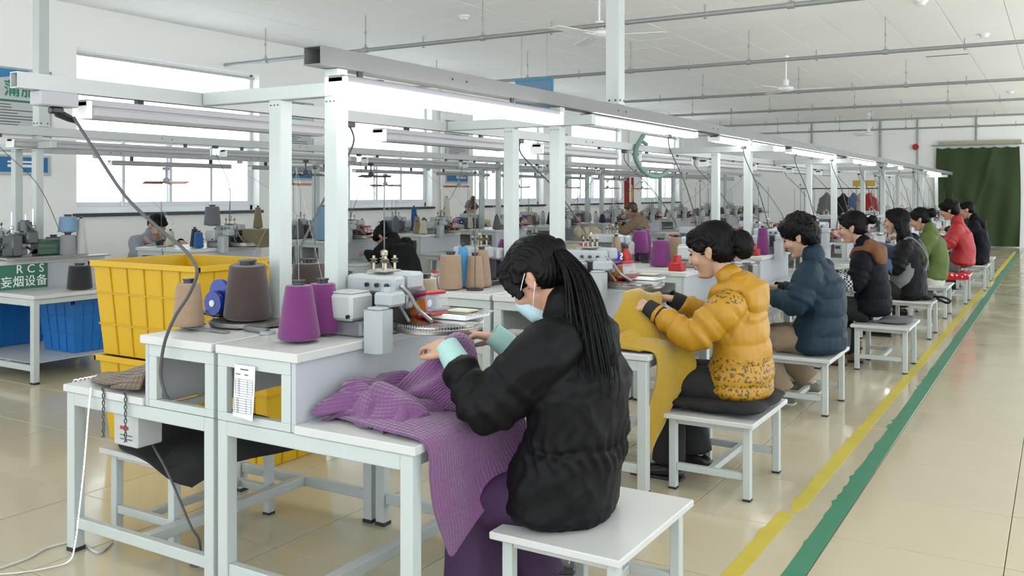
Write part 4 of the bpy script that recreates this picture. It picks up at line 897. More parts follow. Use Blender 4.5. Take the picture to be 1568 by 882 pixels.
        s = MB(); s.ball(root+V((.005, 0, .0)), (.027, .030, .030), 14, 10); s.build('hair_tie', 'cuff', ho)
    if g.get('mask'):
        m_ = MB(); m_.loft([(hp(.062, 0, .002), .050*hs, .030*hs), (hp(.074, 0, -.035), .056*hs, .040*hs), (hp(.064, 0, -.085), .048*hs, .036*hs), (hp(.046, 0, -.108), .034*hs, .024*hs)], 18); mk_ = remeshed(m_, 'face_mask', 'mask', t, .006, 3)
        m_ = MB()
        for s_ in (-1, 1): m_.tube(spline([hp(.058, s_*.066, -.02), hp(.02, s_*.084, .0), hp(-.02, s_*.094, .02)], 4), .0011, 5); m_.tube(spline([hp(.05, s_*.058, -.075), hp(.01, s_*.080, -.05), hp(-.03, s_*.090, -.02)], 4), .0011, 5)
        m_.build('ear_loop', 'white', mk_)
    # ---- jacket
    if not g.get('nojacket'):
        j = MB(); pel, wa, ch = V(g['pel']), V(g['waist']), V(g['chest']); a = .035
        hemp = V(g.get('hemp', (pel.x-.0, 0, g['hem'])))
        j.loft([(hemp, (.195+a)*bl, (.125+a)*bl), (pel+V((-.005, 0, .03)), (.185+a)*bl, (.125+a)*bl), (wa, (.155+a)*bl, (.105+a)*bl), (ch, (.165+a)*bl, (.112+a)*bl), (nk+V((-.035, 0, -.075)), (.135+a)*bl, (.062+a)*bl), (nk+V((-.02, 0, -.01)), .085, .07)], 24, c0=.30)
        for q in 'LR':
            sh, el, wr = V(g['sh'+q]), V(g['el'+q]), V(g['wr'+q]); e2 = el+(wr-el)*.82
            j.tube(spline([sh+(nk-sh)*.35+V((0, 0, -.03)), sh, sh+(el-sh)*.55, el, el+(wr-el)*.45, e2], 3), [r_*bl for r_ in (.075, .083, .088, .090, .088, .086, .084, .083, .080, .076, .072, .068, .062, .058, .054, .050)], 16)
        if g['collar']: j.loft([(nk+V((-.03, 0, -.06)), .088, .080), (nk+V((-.018, 0, -.0)), .084, .080), (nk+V((-.012, 0, .045*g['collar'])), .078, .076)], 20)
        qn = g['quilt']; torso_c = [g['pel'], g['waist'], g['chest'], g['neck']]
        def jd(p, n):
            d = g['jfold']*(ridge(p, .9, g['seed'])+.45*ridge(p, 2.1, g['seed']+5))
            arm = np.full(len(p), 9.0); ta = np.zeros(len(p))
            for q in 'LR':
                L1 = np.linalg.norm(V(g['el'+q])-V(g['sh'+q])); L2 = np.linalg.norm(V(g['wr'+q])-V(g['el'+q]))
                d1, t1 = seg_dist(p, g['sh'+q], g['el'+q]); d2, t2 = seg_dist(p, g['el'+q], g['wr'+q])
                s1 = np.where(d1 < d2, t1*L1, L1+t2*L2); dd = np.minimum(d1, d2); ta = np.where(dd < arm, s1, ta); arm = np.minimum(arm, dd)
            isarm = np.clip((.125*bl-arm)/.02, 0, 1)*np.clip((np.abs(p[:, 1])-.13)/.03+np.clip((p[:, 0]-.08)/.05, 0, 1), 0, 1)
            d += isarm*.004*np.sin(ta*95+4*p[:, 1])*(ta > .12)
            if qn:
                tz = np.abs(np.sin(PI*(p[:, 2]+.08*p[:, 0]+.012*np.sin(p[:, 1]*14))/qn)); qa = np.abs(np.sin(PI*ta/(qn*.85)))
                d += .012*(np.where(isarm > .5, qa, tz)**.45-.7)
            if g.get('belt'): d -= (.009+.004*np.sin(p[:, 1]*40))*np.exp(-((p[:, 2]-g['belt']-.006*np.sin(p[:, 1]*25+p[:, 0]*18))/.011)**2)*(1-isarm); rel = np.abs(p[:, 2]-g['belt']); d += .006*np.sin(np.arctan2(p[:, 1], p[:, 0])*26+3*np.sin(p[:, 2]*30))*np.exp(-(rel/.07)**2)*(1-isarm)
            return d
        jk = remeshed(j, 'jacket', g['jacket'], t, .0085 if near else .012, 4, jd)
        if g['cuff']:
            for q in 'LR':
                c_ = MB(); el, wr = V(g['el'+q]), V(g['wr'+q]); u = (wr-el).normalized(); c_.tube([wr-u*(.10+.02), wr-u*.06, wr+u*(g['cufflen']-.04)], [.050*bl, .050, .042], 16, caps=False)
                c_.build('cuff', g['cuff'], jk)
        if g['hood']:
            hd_ = MB(); hm, big = g['hood']
            hd_.loft([(nk+V((-.075, 0, .02)), .088*big, .040*big), (nk+V((-.135, 0, -.03)), .115*big, .055*big), (nk+V((-.150, 0, -.10)), .105*big, .042*big), (nk+V((-.150, 0, -.16)), .060*big, .028*big)], 18)
            for s_ in (-1, 1): hd_.tube(spline([nk+V((-.11, s_*.07, -.01)), nk+V((-.05, s_*.115, -.01)), nk+V((.03, s_*.095, -.035)), nk+V((.085, s_*.04, -.09))], 4), [.045]*5+[.04]*4+[.032, .026, .022, .018], 12)
            remeshed(hd_, 'hood', hm, jk, .0085, 4, lambda p, n: .008*ridge(p, 1.6, 4))
        if g.get('extra'): g['extra'](t, jk, g, hp)
    # ---- trousers
    if g.get('trousers', True):
        tr_ = MB(); lr = g['legr']
        tr_.loft([(V(g['pel'])+V((-.02, 0, -.05)), .165*k, .115), (V(g['pel'])+V((-.02, 0, .08)), .16*k, .115)], 20, c0=.3)
        for q in 'LR':
            hi, kn, an = V(g['hi'+q]), V(g['kn'+q]), V(g['an'+q]); an = an+V((0, 0, .0))
            rs = g.get('legs', (.098, .092, .080, .080, .078, .085))
            tr_.tube(spline([hi+V((-.02, 0, 0)), (hi+kn)/2, kn+V((-.01, 0, -.01)), kn+(an-kn)*.35, kn+(an-kn)*.7, an+V((0, 0, .0))], 3), np.interp(np.arange(16)/15*5, range(6), [r_*lr for r_ in rs]).tolist(), 18)
        remeshed(tr_, 'trousers', g['trouser'], t, .009 if near else .013, 4, lambda p, n: .010*ridge(p, 1.0, g['seed']+2))
    if g['feet']:
        for q in 'LR':
            an = V(g['an'+q]); s = MB(); fx = g.get('fdir', (1, 0)); u = V((fx[0], fx[1], 0)).normalized(); sd = (-u.y, u.x, 0)
            z0 = an.z-.09
            def F(a, z): return V((an.x, an.y, 0))+u*a+V((0, 0, z+z0))
            s.loft([(F(-.055, .040), .034, .036), (F(.0, .052), .040, .048), (F(.08, .040), .045, .036), (F(.155, .030), .044, .027), (F(.19, .026), .034, .022)], 14, side=sd)
            if g.get('boot'): s.tube([F(-.01, .04), F(-.01, .19)], [.052, .060], 14)
            so = remeshed(s, 'shoe', g['shoe'], t, .008, 3)
            s = MB(); s.xf = Matrix.Translation(V((an.x, an.y, z0))) @ Matrix.Rotation(math.atan2(u.y, u.x), 4, 'Z'); s.box(-.085, .205, -.043, .043, .002, .016, .006); s.build('sole', 'rubber' if g['shoe'] != 'shoe_green' else 'cream', so, smooth=False)
    return t
B = {}
# A: woman in the long black padded jacket, nearest
def extraA(t, jk, g, hp):
    z = MB(); nk = Vector(g['neck']); z.tube(spline([nk+Vector((.065, .03, .03)), nk+Vector((.10, .02, -.05)), nk+Vector((.085, .01, -.2)), (.10, .0, .62)], 4), .004, 5); z.build('zip', 'grey_metal', jk)
person('woman in long black padded jacket with ponytail and face mask, nearest, holding purple knitwear', (-1.45, 2.80, 0), PI,
       dict(head=(.135, 0, 1.195), pitch=.72, yaw=.05, hs=1.12, neck=(.035, 0, 1.055), chest=(-.03, 0, .87), waist=(-.025, 0, .67), pel=(.03, 0, .49), hem=.425, hemp=(.035, 0, .43), bulk=1.12, jacket='jacket_black', jfold=.013, belt=.655,
            shL=(-.01, .18, .985), elL=(.20, .245, .775), wrL=(.37, .20, .945), hdL=(1, -.30, .25), huL=(-.25, .35, 1), shR=(.0, -.17, .99), elR=(.20, -.20, .80), wrR=(.36, -.10, .955), hdR=(1, .25, .12), huR=(-.1, -.3, 1), curl=.62,
            hairf='pony', pony=[(-.03, .03, 1.235), (-.075, .05, 1.13), (-.110, .065, 1.0), (-.135, .07, .88), (-.12, .07, .78)], mask=True, cuff='mint', cufflen=.075, collar=1.25, hood=('jacket_black', 1.12), trouser='trouser_purple',
            hiL=(-.02, .11, .475), knL=(.335, .13, .415), anL=(.30, .14, .085), hiR=(-.02, -.09, .475), knR=(.335, -.10, .415), anR=(.20, -.09, .085), legs=(.10, .10, .092, .098, .108, .118), extra=extraA, seed=1.3))
# B: woman in the yellow padded jacket
person('woman in mustard yellow padded jacket with low ponytail bun, working on yellow knitwear', (-1.49, 4.66, 0), PI,
       dict(head=(.095, 0, 1.195), pitch=.28, hs=1.16, neck=(.0, 0, 1.03), chest=(-.05, 0, .86), waist=(-.075, 0, .68), pel=(-.06, 0, .55), hem=.485, hemp=(-.055, 0, .495), bulk=1.02, jacket='jacket_yellow_print', quilt=.105, jfold=.007,
            shL=(-.06, .19, .93), elL=(.10, .27, .775), wrL=(.345, .235, .905), hdL=(1, -.2, .35), huL=(-.3, .35, 1), shR=(-.04, -.18, .95), elR=(.14, -.22, .80), wrR=(.33, -.05, .925), hdR=(1, .2, .12), huR=(-.1, -.2, 1),
            hairf='bangs', bunp=(-.150, 0, -.005), bunr=(.052, .046, .068), cuff='cuff', cufflen=.055, collar=.6, hood=('jacket_yellow', 1.32), trouser='trouser_black', hiL=(-.02, .11, .505), knL=(.26, .13, .50), anL=(.28, .14, .09), hiR=(-.02, -.1, .505), knR=(.28, -.12, .50), anR=(.22, -.12, .09),
            legs=(.10, .098, .086, .082, .080, .088), skin='skin_b', seed=2.1))
# C: teal jacket, curly short hair
person('person with short curly black hair in dark teal padded jacket and khaki trousers', (-1.50, 6.55, 0), PI,
       dict(head=(.085, 0, 1.195), pitch=.42, hs=1.14, neck=(-.0, 0, 1.03), chest=(-.06, 0, .86), waist=(-.075, 0, .67), pel=(-.05, 0, .50), hem=.43, hemp=(-.05, 0, .44), bulk=1.12, jacket='jacket_teal', quilt=.13, jfold=.009,
            shL=(-.03, .19, .95), elL=(.03, .28, .75), wrL=(.25, .19, .79), hdL=(1, -.3, .1), huL=(-.1, .3, 1), shR=(-.03, -.18, .96), elR=(.08, -.24, .76), wrR=(.27, -.10, .82), hairf='short', collar=1.1, trouser='trouser_khaki', shoe='shoe_green',
            knL=(.33, .13, .475), anL=(.16, .13, .12), knR=(.33, -.10, .475), anR=(.05, -.14, .16), skin='skin_b', seed=3.3))
# D: navy vest, brown hood, checked sleeves
def extraD(t, jk, g, hp):
    for q in 'LR':
        s = MB(); el, wr = Vector(g['el'+q]), Vector(g['wr'+q]); u = (wr-el).normalized(); s.tube([el-u*.02, el+u*.03, wr-u*.10, wr+u*.0], [.072, .090, .070, .042], 14)
        remeshed(s, 'sleeve_cover', 'check', jk, .008, 4)
person('woman with hair bun in dark navy jacket, brown hood and checked sleeve covers', (-1.46, 8.40, 0), PI,
       dict(head=(.115, 0, 1.20), pitch=.18, hs=1.10, neck=(.035, 0, 1.03), chest=(-.02, 0, .86), waist=(-.06, 0, .68), pel=(-.05, 0, .52), hem=.47, hemp=(-.05, 0, .49), bulk=1.0, jacket='jacket_navy', quilt=.12, jfold=.006,
            shL=(.0, .175, .93), elL=(.04, .25, .73), wrL=(.27, .18, .76), shR=(.0, -.17, .94), elR=(.05, -.24, .74), wrR=(.28, -.10, .78), hairf='bun', bunp=(-.165, 0, .04), bunr=(.036, .036, .036), hood=('hood_brown', 1.42), collar=.8, trouser='trouser_black', shoe='boot', boot=True,
            knL=(.24, .12, .50), anL=(.22, .12, .09), knR=(.26, -.12, .50), anR=(.12, -.12, .09), extra=extraD, skin='skin_b', seed=4))
# E: grey apron with straps
def extraE(t, jk, g, hp):
    a = MB(); a.loft([((.02, .0, .60), .225, .16), ((.0, 0, .74), .21, .155)], 22); ap = remeshed(a, 'apron', 'apron', jk, .012, 3)
    s = MB()
    for sg in (-1, 1): s.tube(spline([(.09, sg*.12, .75), (.08, sg*.14, .92), (-.02, sg*.13, 1.045), (-.13, sg*.09, .97), (-.19, sg*.01, .82), (-.18, -sg*.10, .70)], 4), .012, 6)
    s.build('apron_strap', 'apron', ap)
    for q in 'LR':
        s = MB(); el, wr = Vector(g['el'+q]), Vector(g['wr'+q]); u = (wr-el).normalized(); s.tube([el, el+u*.05, wr-u*.06, wr], [.07, .082, .062, .042], 12)
        remeshed(s, 'sleeve_cover', 'sleeve_blue', jk, .01, 3)
person('woman with long black hair in black jacket, grey apron and blue sleeve covers', (-1.38, 10.35, 0), PI,
       dict(head=(.12, 0, 1.20), pitch=-.02, hs=1.12, neck=(.05, 0, 1.03), chest=(-.0, 0, .86), waist=(-.04, 0, .66), pel=(-.03, 0, .50), hem=.44, jacket='jacket_black', bulk=.98, shL=(.01, .175, .93), elL=(.08, .25, .72), wrL=(.30, .17, .80), hairf='shoulder', trouser='trouser_black', cuff=None, knL=(.25, .13, .49), knR=(.25, -.12, .49), anL=(.22, .13, .09), anR=(.25, -.13, .09), extra=extraE, skin='skin_b', seed=5))
def extraF(t, jk, g, hp):
    a = MB(); a.loft([((-.05, 0, .455), .215, .15), ((-.05, 0, .49), .215, .15)], 22); remeshed(a, 'shirt_hem', 'cream', jk, .012, 3)
person('person with dark bun in olive green coat, behind the woman with the apron', (-1.40, 12.25, 0), PI,
       dict(head=(.10, 0, 1.18), pitch=.35, hs=1.10, hem=.48, jacket='jacket_green', bulk=.98, hairf='bun', bunp=(-.15, 0, .03), trouser='trouser_black', shL=(-.03, .17, .95), elL=(.06, .25, .75), wrL=(.28, .17, .82), extra=extraF, seed=6), near=False)
person('person with short dark hair in bright red jacket and grey trousers', (-1.24, 14.05, 0), PI,
       dict(head=(.10, 0, 1.27), pitch=.30, hs=1.10, neck=(.01, 0, 1.10), chest=(-.04, 0, .92), waist=(-.09, 0, .74), pel=(-.06, 0, .56), hem=.55, jacket='jacket_red', bulk=1.05, hairf='short', trouser='trouser_grey', shL=(-.01, .18, 1.0), elL=(.09, .26, .80), wrL=(.33, .18, .88), shR=(-.01, -.18, 1.0), elR=(.1, -.25, .8), wrR=(.33, -.12, .90), knL=(.36, .13, .50), seed=7), near=False)
person('person in dark blue hooded jacket, farthest at the aisle, partly behind the one in red', (-1.18, 16.0, 0), PI,
       dict(head=(.10, 0, 1.24), pitch=.30, hs=1.10, neck=(.0, 0, 1.08), hem=.44, jacket='jacket_navy', hairf='man', bulk=1.02, hood=('jacket_navy', 1.0), seed=8), near=False)
# across, in the window row
x, y, z = atX(600, 365, -6.75)
person('woman with tied dark hair in black jacket bent low over a window-row table', (-6.62, y+.05, 0), PI,
       dict(head=(.27, .02, .985), pitch=1.15, hs=1.10, neck=(.16, 0, .93), chest=(.04, 0, .82), waist=(-.06, 0, .66), shL=(.09, .17, .90), elL=(.22, .25, .76), wrL=(.42, .15, .80), shR=(.09, -.17, .90), elR=(.24, -.25, .78), wrR=(.42, -.1, .80), hairf='bun', bunp=(-.13, 0, .07), bunr=(.04, .04, .04), jacket='jacket_black', bulk=1.0, seed=9), near=False)
x, y, z = atX(238, 365, -8.85)
person('worker in grey fleece with pink collar leaning over a table by the first window', (-9.02, y+.02, 0), 0,
       dict(head=(.17, 0, 1.13), pitch=.75, hs=1.10, neck=(.09, 0, 1.0), chest=(.0, 0, .85), shL=(.04, .17, .95), shR=(.04, -.17, .95), elL=(.2, .25, .82), elR=(.2, -.26, .82), wrL=(.42, .13, .95), wrR=(.42, -.1, .95), hairf='man', jacket='grey_fleece', hood=('pink', 1.05), trouser='trouser_black', skin='skin_b', seed=10), near=False)
x, y, z = atX(725, 330, -8.85)
person('worker with brown hair in a top bun facing us behind a window-row machine', (-9.02, y, 0), -.25,
       dict(head=(.15, 0, 1.24), pitch=.60, hs=1.10, neck=(.06, 0, 1.10), hairf='topbun', hair='hair_brown', jacket='cushion_black', cuff=None, skin='skin_b', elL=(.2, .27, .86), wrL=(.40, .14, .97), elR=(.2, -.27, .86), wrR=(.40, -.12, .97), seed=11), near=False)
x, y, z = atX(965, 335, -6.70)
person('man in light brown jacket working at the window row, seen from the aisle', (-6.55, y, 0), PI,
       dict(head=(.13, 0, 1.20), pitch=.45, hs=1.10, neck=(.03, 0, 1.06), hairf='man', hair='hair_brown', jacket='khaki', hood=('khaki', .9), bulk=1.05, seed=12), near=False)
# ================================================================== CLOTH
def crow(P, t):
    n = len(P)-1; x = min(max(t*n, 0), n-1e-9); i = int(x); f = x-i
    p0, p1, p2, p3 = P[max(i-1, 0)], P[i], P[i+1], P[min(i+2, n)]
    return .5*((2*p1)+(p2-p0)*f+(2*p0-5*p1+4*p2-p3)*f*f+(3*p1-p0-3*p2+p3)*f**3)
class Cloth:
    def __init__(s): s.v = []; s.f = []; s.uv = []
    def sheet(s, grid, nu=40, nv=40, amp=.004, freq=9.0, seed=0.0, thick=.006, uvs=1.0):
        G_ = [[np.array(p, float) for p in r] for r in grid]; pts = np.zeros((nv+1, nu+1, 3))
        for i in range(nu+1):
            col = [crow(r, i/nu) for r in G_]
            for j in range(nv+1): pts[j, i] = crow(col, j/nv)
        du = np.gradient(pts, axis=1); dv = np.gradient(pts, axis=0); nrm = np.cross(du, dv); nrm /= (np.linalg.norm(nrm, axis=2, keepdims=True)+1e-9)
        U = np.cumsum(np.linalg.norm(np.diff(pts, axis=1, prepend=pts[:, :1]), axis=2), axis=1); Vv = np.cumsum(np.linalg.norm(np.diff(pts, axis=0, prepend=pts[:1]), axis=2), axis=0)
        h = amp*(np.sin(freq*U*2+3*np.sin(freq*.6*Vv+seed)+seed)+.6*np.sin(freq*3.1*U-freq*.9*Vv+2*seed)); pts = pts+nrm*h[..., None]
        n0 = len(s.v); W = nu+1
        for sg in (.5, -.5):
            q = (pts+nrm*thick*sg).reshape(-1, 3); s.v += [tuple(p) for p in q]; s.uv += [(float(a)*uvs, float(b_)*uvs) for a, b_ in zip(U.ravel(), Vv.ravel())]
        N = (nv+1)*W
        for j in range(nv):
            for i in range(nu):
                a = n0+j*W+i; s.f.append((a, a+1, a+W+1, a+W)); s.f.append((a+N+W, a+N+W+1, a+N+1, a+N))
        for i in range(nu): a = n0+i; s.f.append((a+N, a+N+1, a+1, a)); a = n0+nv*W+i; s.f.append((a, a+1, a+N+1, a+N))
        for j in range(nv): a = n0+j*W; s.f.append((a, a+W, a+W+N, a+N)); a = n0+j*W+nu; s.f.append((a+N, a+N+W, a+W, a))
    def build(s, name, material, label=None, cat=None, parent=None, group=None):
        me = bpy.data.meshes.new(name); me.from_pydata(s.v, [], s.f); me.materials.append(M[material]); me.polygons.foreach_set('use_smooth', [True]*len(me.polygons))
        ul = me.uv_layers.new(name='uv'); vi = np.empty(len(me.loops), int); me.loops.foreach_get('vertex_index', vi); ul.data.foreach_set('uv', np.array(s.uv)[vi].ravel()); me.update()
        o = bpy.data.objects.new(name, me); C.objects.link(o); o.parent = parent
        if label: tag(o, label, cat, group)
        return o
# purple knitwear on the nearest low table, up to the hands and over the table edge
c = Cloth(); T = .708
c.sheet([[(-2.20, 2.42, T+.012), (-2.18, 2.52, T+.03), (-2.17, 2.66, T+.02), (-2.12, 2.84, T+.03), (-2.08, 3.00, T+.01)],
         [(-1.98, 2.36, T+.01), (-1.97, 2.48, T+.035), (-1.97, 2.64, T+.03), (-1.94, 2.80, T+.03), (-1.94, 2.96, T+.01)],
         [(-1.80, 2.335, T+.012), (-1.80, 2.46, T+.022), (-1.80, 2.62, T+.02), (-1.80, 2.76, T+.02), (-1.80, 2.92, T+.01)],
         [(-1.728, 2.335, T-.02), (-1.722, 2.45, T-.01), (-1.722, 2.60, T-.01), (-1.71, 2.74, T-.01), (-1.70, 2.88, T-.01)],
         [(-1.725, 2.345, T-.12), (-1.715, 2.44, T-.13), (-1.705, 2.58, T-.12), (-1.68, 2.70, T-.10), (-1.64, 2.82, T-.08)],
         [(-1.725, 2.37, T-.24), (-1.71, 2.45, T-.25), (-1.695, 2.56, T-.23), (-1.66, 2.66, T-.18), (-1.60, 2.76, T-.135)],
         [(-1.72, 2.42, T-.35), (-1.71, 2.455, T-.40), (-1.69, 2.53, T-.33), (-1.65, 2.61, T-.25), (-1.57, 2.70, T-.165)]], 70, 90, .004, 11, .4)
# rising part to the hands
c.sheet([[(-2.17, 2.60, T+.02), (-2.11, 2.62, T+.02), (-2.02, 2.60, T+.03), (-1.90, 2.62, T+.03), (-1.78, 2.64, T+.03), (-1.70, 2.66, T-.0)],
         [(-2.08, 2.64, T+.09), (-2.04, 2.62, T+.08), (-1.97, 2.58, T+.08), (-1.88, 2.60, T+.09), (-1.80, 2.64, T+.08), (-1.73, 2.70, T+.05)],
         [(-1.99, 2.66, T+.17), (-1.965, 2.64, T+.16), (-1.92, 2.62, T+.15), (-1.87, 2.64, T+.16), (-1.82, 2.68, T+.15), (-1.78, 2.73, T+.12)],
         [(-1.945, 2.69, T+.225), (-1.925, 2.69, T+.24), (-1.90, 2.69, T+.25), (-1.87, 2.72, T+.255), (-1.85, 2.75, T+.24), (-1.83, 2.78, T+.20)],
         [(-1.955, 2.72, T+.248), (-1.94, 2.73, T+.262), (-1.92, 2.75, T+.272), (-1.90, 2.77, T+.275), (-1.88, 2.80, T+.26), (-1.87, 2.82, T+.24)]], 50, 60, .005, 13, 1.7)
# crumpled pile with folded layers
for q, (x0, x1, ya, yb, h0, h1, sd) in enumerate(((-2.225, -1.93, 2.37, 2.60, .022, .05, .3), (-2.23, -2.0, 2.42, 2.70, .05, .085, 1.9), (-2.15, -1.86, 2.45, 2.72, .065, .09, 3.1), (-2.245, -2.08, 2.50, 2.80, .075, .11, 4.4), (-2.24, -2.02, 2.39, 2.52, .05, .10, 5.6), (-2.05, -1.88, 2.40, 2.55, .04, .085, 7.1))):
    rows = []
    for j in range(6):
        u = j/5; x = x0+(x1-x0)*u; dip = 0 if 0 < j < 5 else 1; sk = .05*math.sin(sd+u*3)
        rows.append([(x, ya+sk+(yb-ya)*v_, T+.004 if (dip and q < 2) else T+(h0+(h1-h0)*math.sin(PI*v_)*math.sin(PI*min(1, u+.15)))*(.35 if (v_ in (0, 1) or dip) else 1)+.014*math.sin(9*v_+sd+4*u)) for v_ in (0, .2, .4, .6, .8, 1)])
    c.sheet(rows, 44, 40, .009, 15, sd, .014)
c.build('knitwear', 'knit_purple', 'purple ribbed knitwear on the nearest table, hanging over its edge to the knees', 'knitwear')
# yellow knitwear of the second worker
c = Cloth(); T = .708
c.sheet([[(-2.02, 4.24, T+.02), (-2.00, 4.34, T+.05), (-1.98, 4.46, T+.04), (-1.96, 4.58, T+.02)],
         [(-1.84, 4.22, T+.02), (-1.84, 4.33, T+.05), (-1.84, 4.44, T+.05), (-1.82, 4.56, T+.03)],
         [(-1.728, 4.235, T+.0), (-1.72, 4.34, T+.015), (-1.72, 4.44, T+.012), (-1.70, 4.55, T+.01)],
         [(-1.725, 4.245, T-.12), (-1.70, 4.33, T-.12), (-1.68, 4.42, T-.10), (-1.62, 4.52, T-.09)],
         [(-1.77, 4.24, T-.28), (-1.71, 4.32, T-.27), (-1.69, 4.40, T-.24), (-1.66, 4.47, T-.19)],
         [(-1.80, 4.23, T-.42), (-1.76, 4.28, T-.44), (-1.73, 4.34, T-.36), (-1.70, 4.42, T-.26)],
         [(-1.80, 4.24, T-.50), (-1.79, 4.26, T-.525), (-1.77, 4.30, T-.49), (-1.73, 4.37, T-.36)]], 50, 70, .006, 9, 2.2)
c.sheet([[(-2.02, 4.26, T+.02), (-1.95, 4.30, T+.03), (-1.86, 4.32, T+.04), (-1.76, 4.40, T+.03), (-1.70, 4.52, T+.02)],
         [(-2.00, 4.30, T+.12), (-1.94, 4.30, T+.10), (-1.87, 4.33, T+.11), (-1.80, 4.40, T+.09), (-1.74, 4.50, T+.06)],
         [(-1.97, 4.36, T+.22), (-1.93, 4.36, T+.22), (-1.89, 4.40, T+.21), (-1.86, 4.46, T+.18), (-1.82, 4.54, T+.14)],
         [(-1.98, 4.42, T+.262), (-1.94, 4.44, T+.272), (-1.91, 4.50, T+.272), (-1.89, 4.58, T+.252), (-1.87, 4.66, T+.242)],
         [(-2.0, 4.46, T+.266), (-1.98, 4.52, T+.27), (-1.96, 4.58, T+.272), (-1.95, 4.64, T+.262), (-1.92, 4.70, T+.25)]], 50, 50, .006, 10, .8)
for q, (x0, x1, ya, yb, h1, sd) in enumerate(((-2.05, -1.80, 4.215, 4.40, .05, 1.0), (-2.0, -1.79, 4.22, 4.46, .085, 2.7))):
    c.sheet([[(x0+(x1-x0)*u, ya+(yb-ya)*v_, T+h1*math.sin(PI*v_)*math.sin(PI*u)+.01) for v_ in (0, .25, .5, .75, 1)] for u in (0, .25, .5, .75, 1)], 36, 36, .008, 12, sd)
c.build('knitwear', 'knit_yellow', 'mustard yellow knitwear held by the woman in yellow, hanging below the second table', 'knitwear')
# brown knitwear at the left end of the nearest table
c = Cloth()
c.sheet([[(-3.565, 2.40, T-.0), (-3.56, 2.52, T+.01), (-3.55, 2.66, T+.01), (-3.5, 2.8, T+.01)], [(-3.42, 2.33, T+.012), (-3.42, 2.46, T+.03), (-3.40, 2.62, T+.04), (-3.4, 2.78, T+.02)],
         [(-3.28, 2.32, T+.02), (-3.28, 2.44, T+.06), (-3.27, 2.58, T+.12), (-3.26, 2.74, T+.06)], [(-3.125, 2.34, T+.03), (-3.118, 2.44, T+.15), (-3.118, 2.56, T+.22), (-3.118, 2.72, T+.14)]], 44, 44, .005, 14, .9)
c.sheet([[(-3.30, 2.31, T+.004), (-3.29, 2.36, T+.012), (-3.28, 2.42, T+.02)], [(-3.22, 2.305, T+.012), (-3.21, 2.36, T+.05), (-3.20, 2.42, T+.06)], [(-3.12, 2.31, T+.02), (-3.118, 2.36, T+.10), (-3.118, 2.42, T+.12)]], 24, 24, .003, 14, 2)
br_ = c.build('knitwear', 'knit_brown', 'brown ribbed knitwear folded on the left end of the nearest table', 'knitwear')
b_ = MB()
for q in range(9): 
    y = 2.33+.02*q; b_.tube(spline([(-3.54, y, T+.008), (-3.575, y+.004*math.sin(q), T+.004), (-3.60, y+.006*math.cos(q*2), T-.03-.01*(q % 3))], 3), .0028, 4)
b_.build('fringe', 'white', br_, kind='stuff')
# black cloth over the pushed-in stool
c = Cloth(); Z = .40
c.sheet([[(-3.60, 2.56, Z+.01), (-3.58, 2.72, Z+.05), (-3.55, 2.90, Z+.06), (-3.5, 3.08, Z+.02)], [(-3.42, 2.44, Z+.02), (-3.40, 2.64, Z+.10), (-3.38, 2.86, Z+.10), (-3.38, 3.1, Z+.03)], [(-3.22, 2.42, Z+.0), (-3.22, 2.60, Z+.10), (-3.20, 2.82, Z+.13), (-3.2, 3.08, Z+.03)],
         [(-3.10, 2.45, Z-.07), (-3.06, 2.56, Z+.03), (-3.04, 2.80, Z+.08), (-3.08, 3.02, Z+.0)], [(-3.04, 2.50, Z-.10), (-2.98, 2.62, Z-.04), (-2.92, 2.82, Z+.02), (-2.98, 3.0, Z-.03)]], 50, 50, .008, 8, 3, .012)
c.sheet([[(-3.16, 2.44, Z-.02), (-3.0, 2.56, Z-.02), (-2.86, 2.72, Z-.0), (-2.80, 2.92, Z-.0)], [(-3.14, 2.48, Z+.04), (-2.98, 2.62, Z+.05), (-2.86, 2.78, Z+.05), (-2.80, 2.96, Z+.05)], [(-3.14, 2.60, Z+.09), (-3.0, 2.72, Z+.12), (-2.88, 2.86, Z+.10), (-2.84, 3.0, Z+.06)]], 40, 30, .008, 8, 5, .014)
c.build('cloth', 'cushion_black', 'crumpled black garment lying on the stool under the nearest table', 'cloth')
# cushions and things on the stools
def pad(loc, rx, ry, rz_, material, label, cat='cushion', seed=0):
    b_ = MB(); b_.loft([((0, -ry+.06, 0), rx*.93, rz_*.8), ((0, 0, 0), rx, rz_), ((0, ry-.06, 0), rx*.93, rz_*.8)], 18, side=(1, 0, 0))
    o = remeshed(b_, 'cushion', material, None, .009, 3, lambda p, n: .006*fold(p, 1.2, seed)); o.location = (loc[0], loc[1], loc[2]+rz_+.004); return tag(o, label, cat)
pad((-1.485, 4.655, .39), .25, .30, .042, 'cushion_black', 'thick black seat cushion under the woman in yellow', seed=1)
pad((-1.22, 8.45, .39), .13, .24, .018, 'cushion_grey', 'flat grey seat cushion behind the woman with the brown hood', seed=2)
pad((-1.24, 10.5, .39), .11, .26, .022, 'cushion_black', 'black cloth bag lying on the stool of the woman with the apron', 'bag', seed=3)
b_ = MB()
for q in (0, .05): b_.tube(spline([(-1.14, 10.42+q, .42), (-1.04, 10.36+q, .425), (-.98, 10.38+q, .39), (-1.02, 10.46+q, .36), (-1.12, 10.48+q, .40)], 5), .010, 6)
one('bag_strap', b_, 'cushion_black', 'black and white bag straps hanging off the stool behind the apron woman', 'strap')
c = Cloth(); z = .398
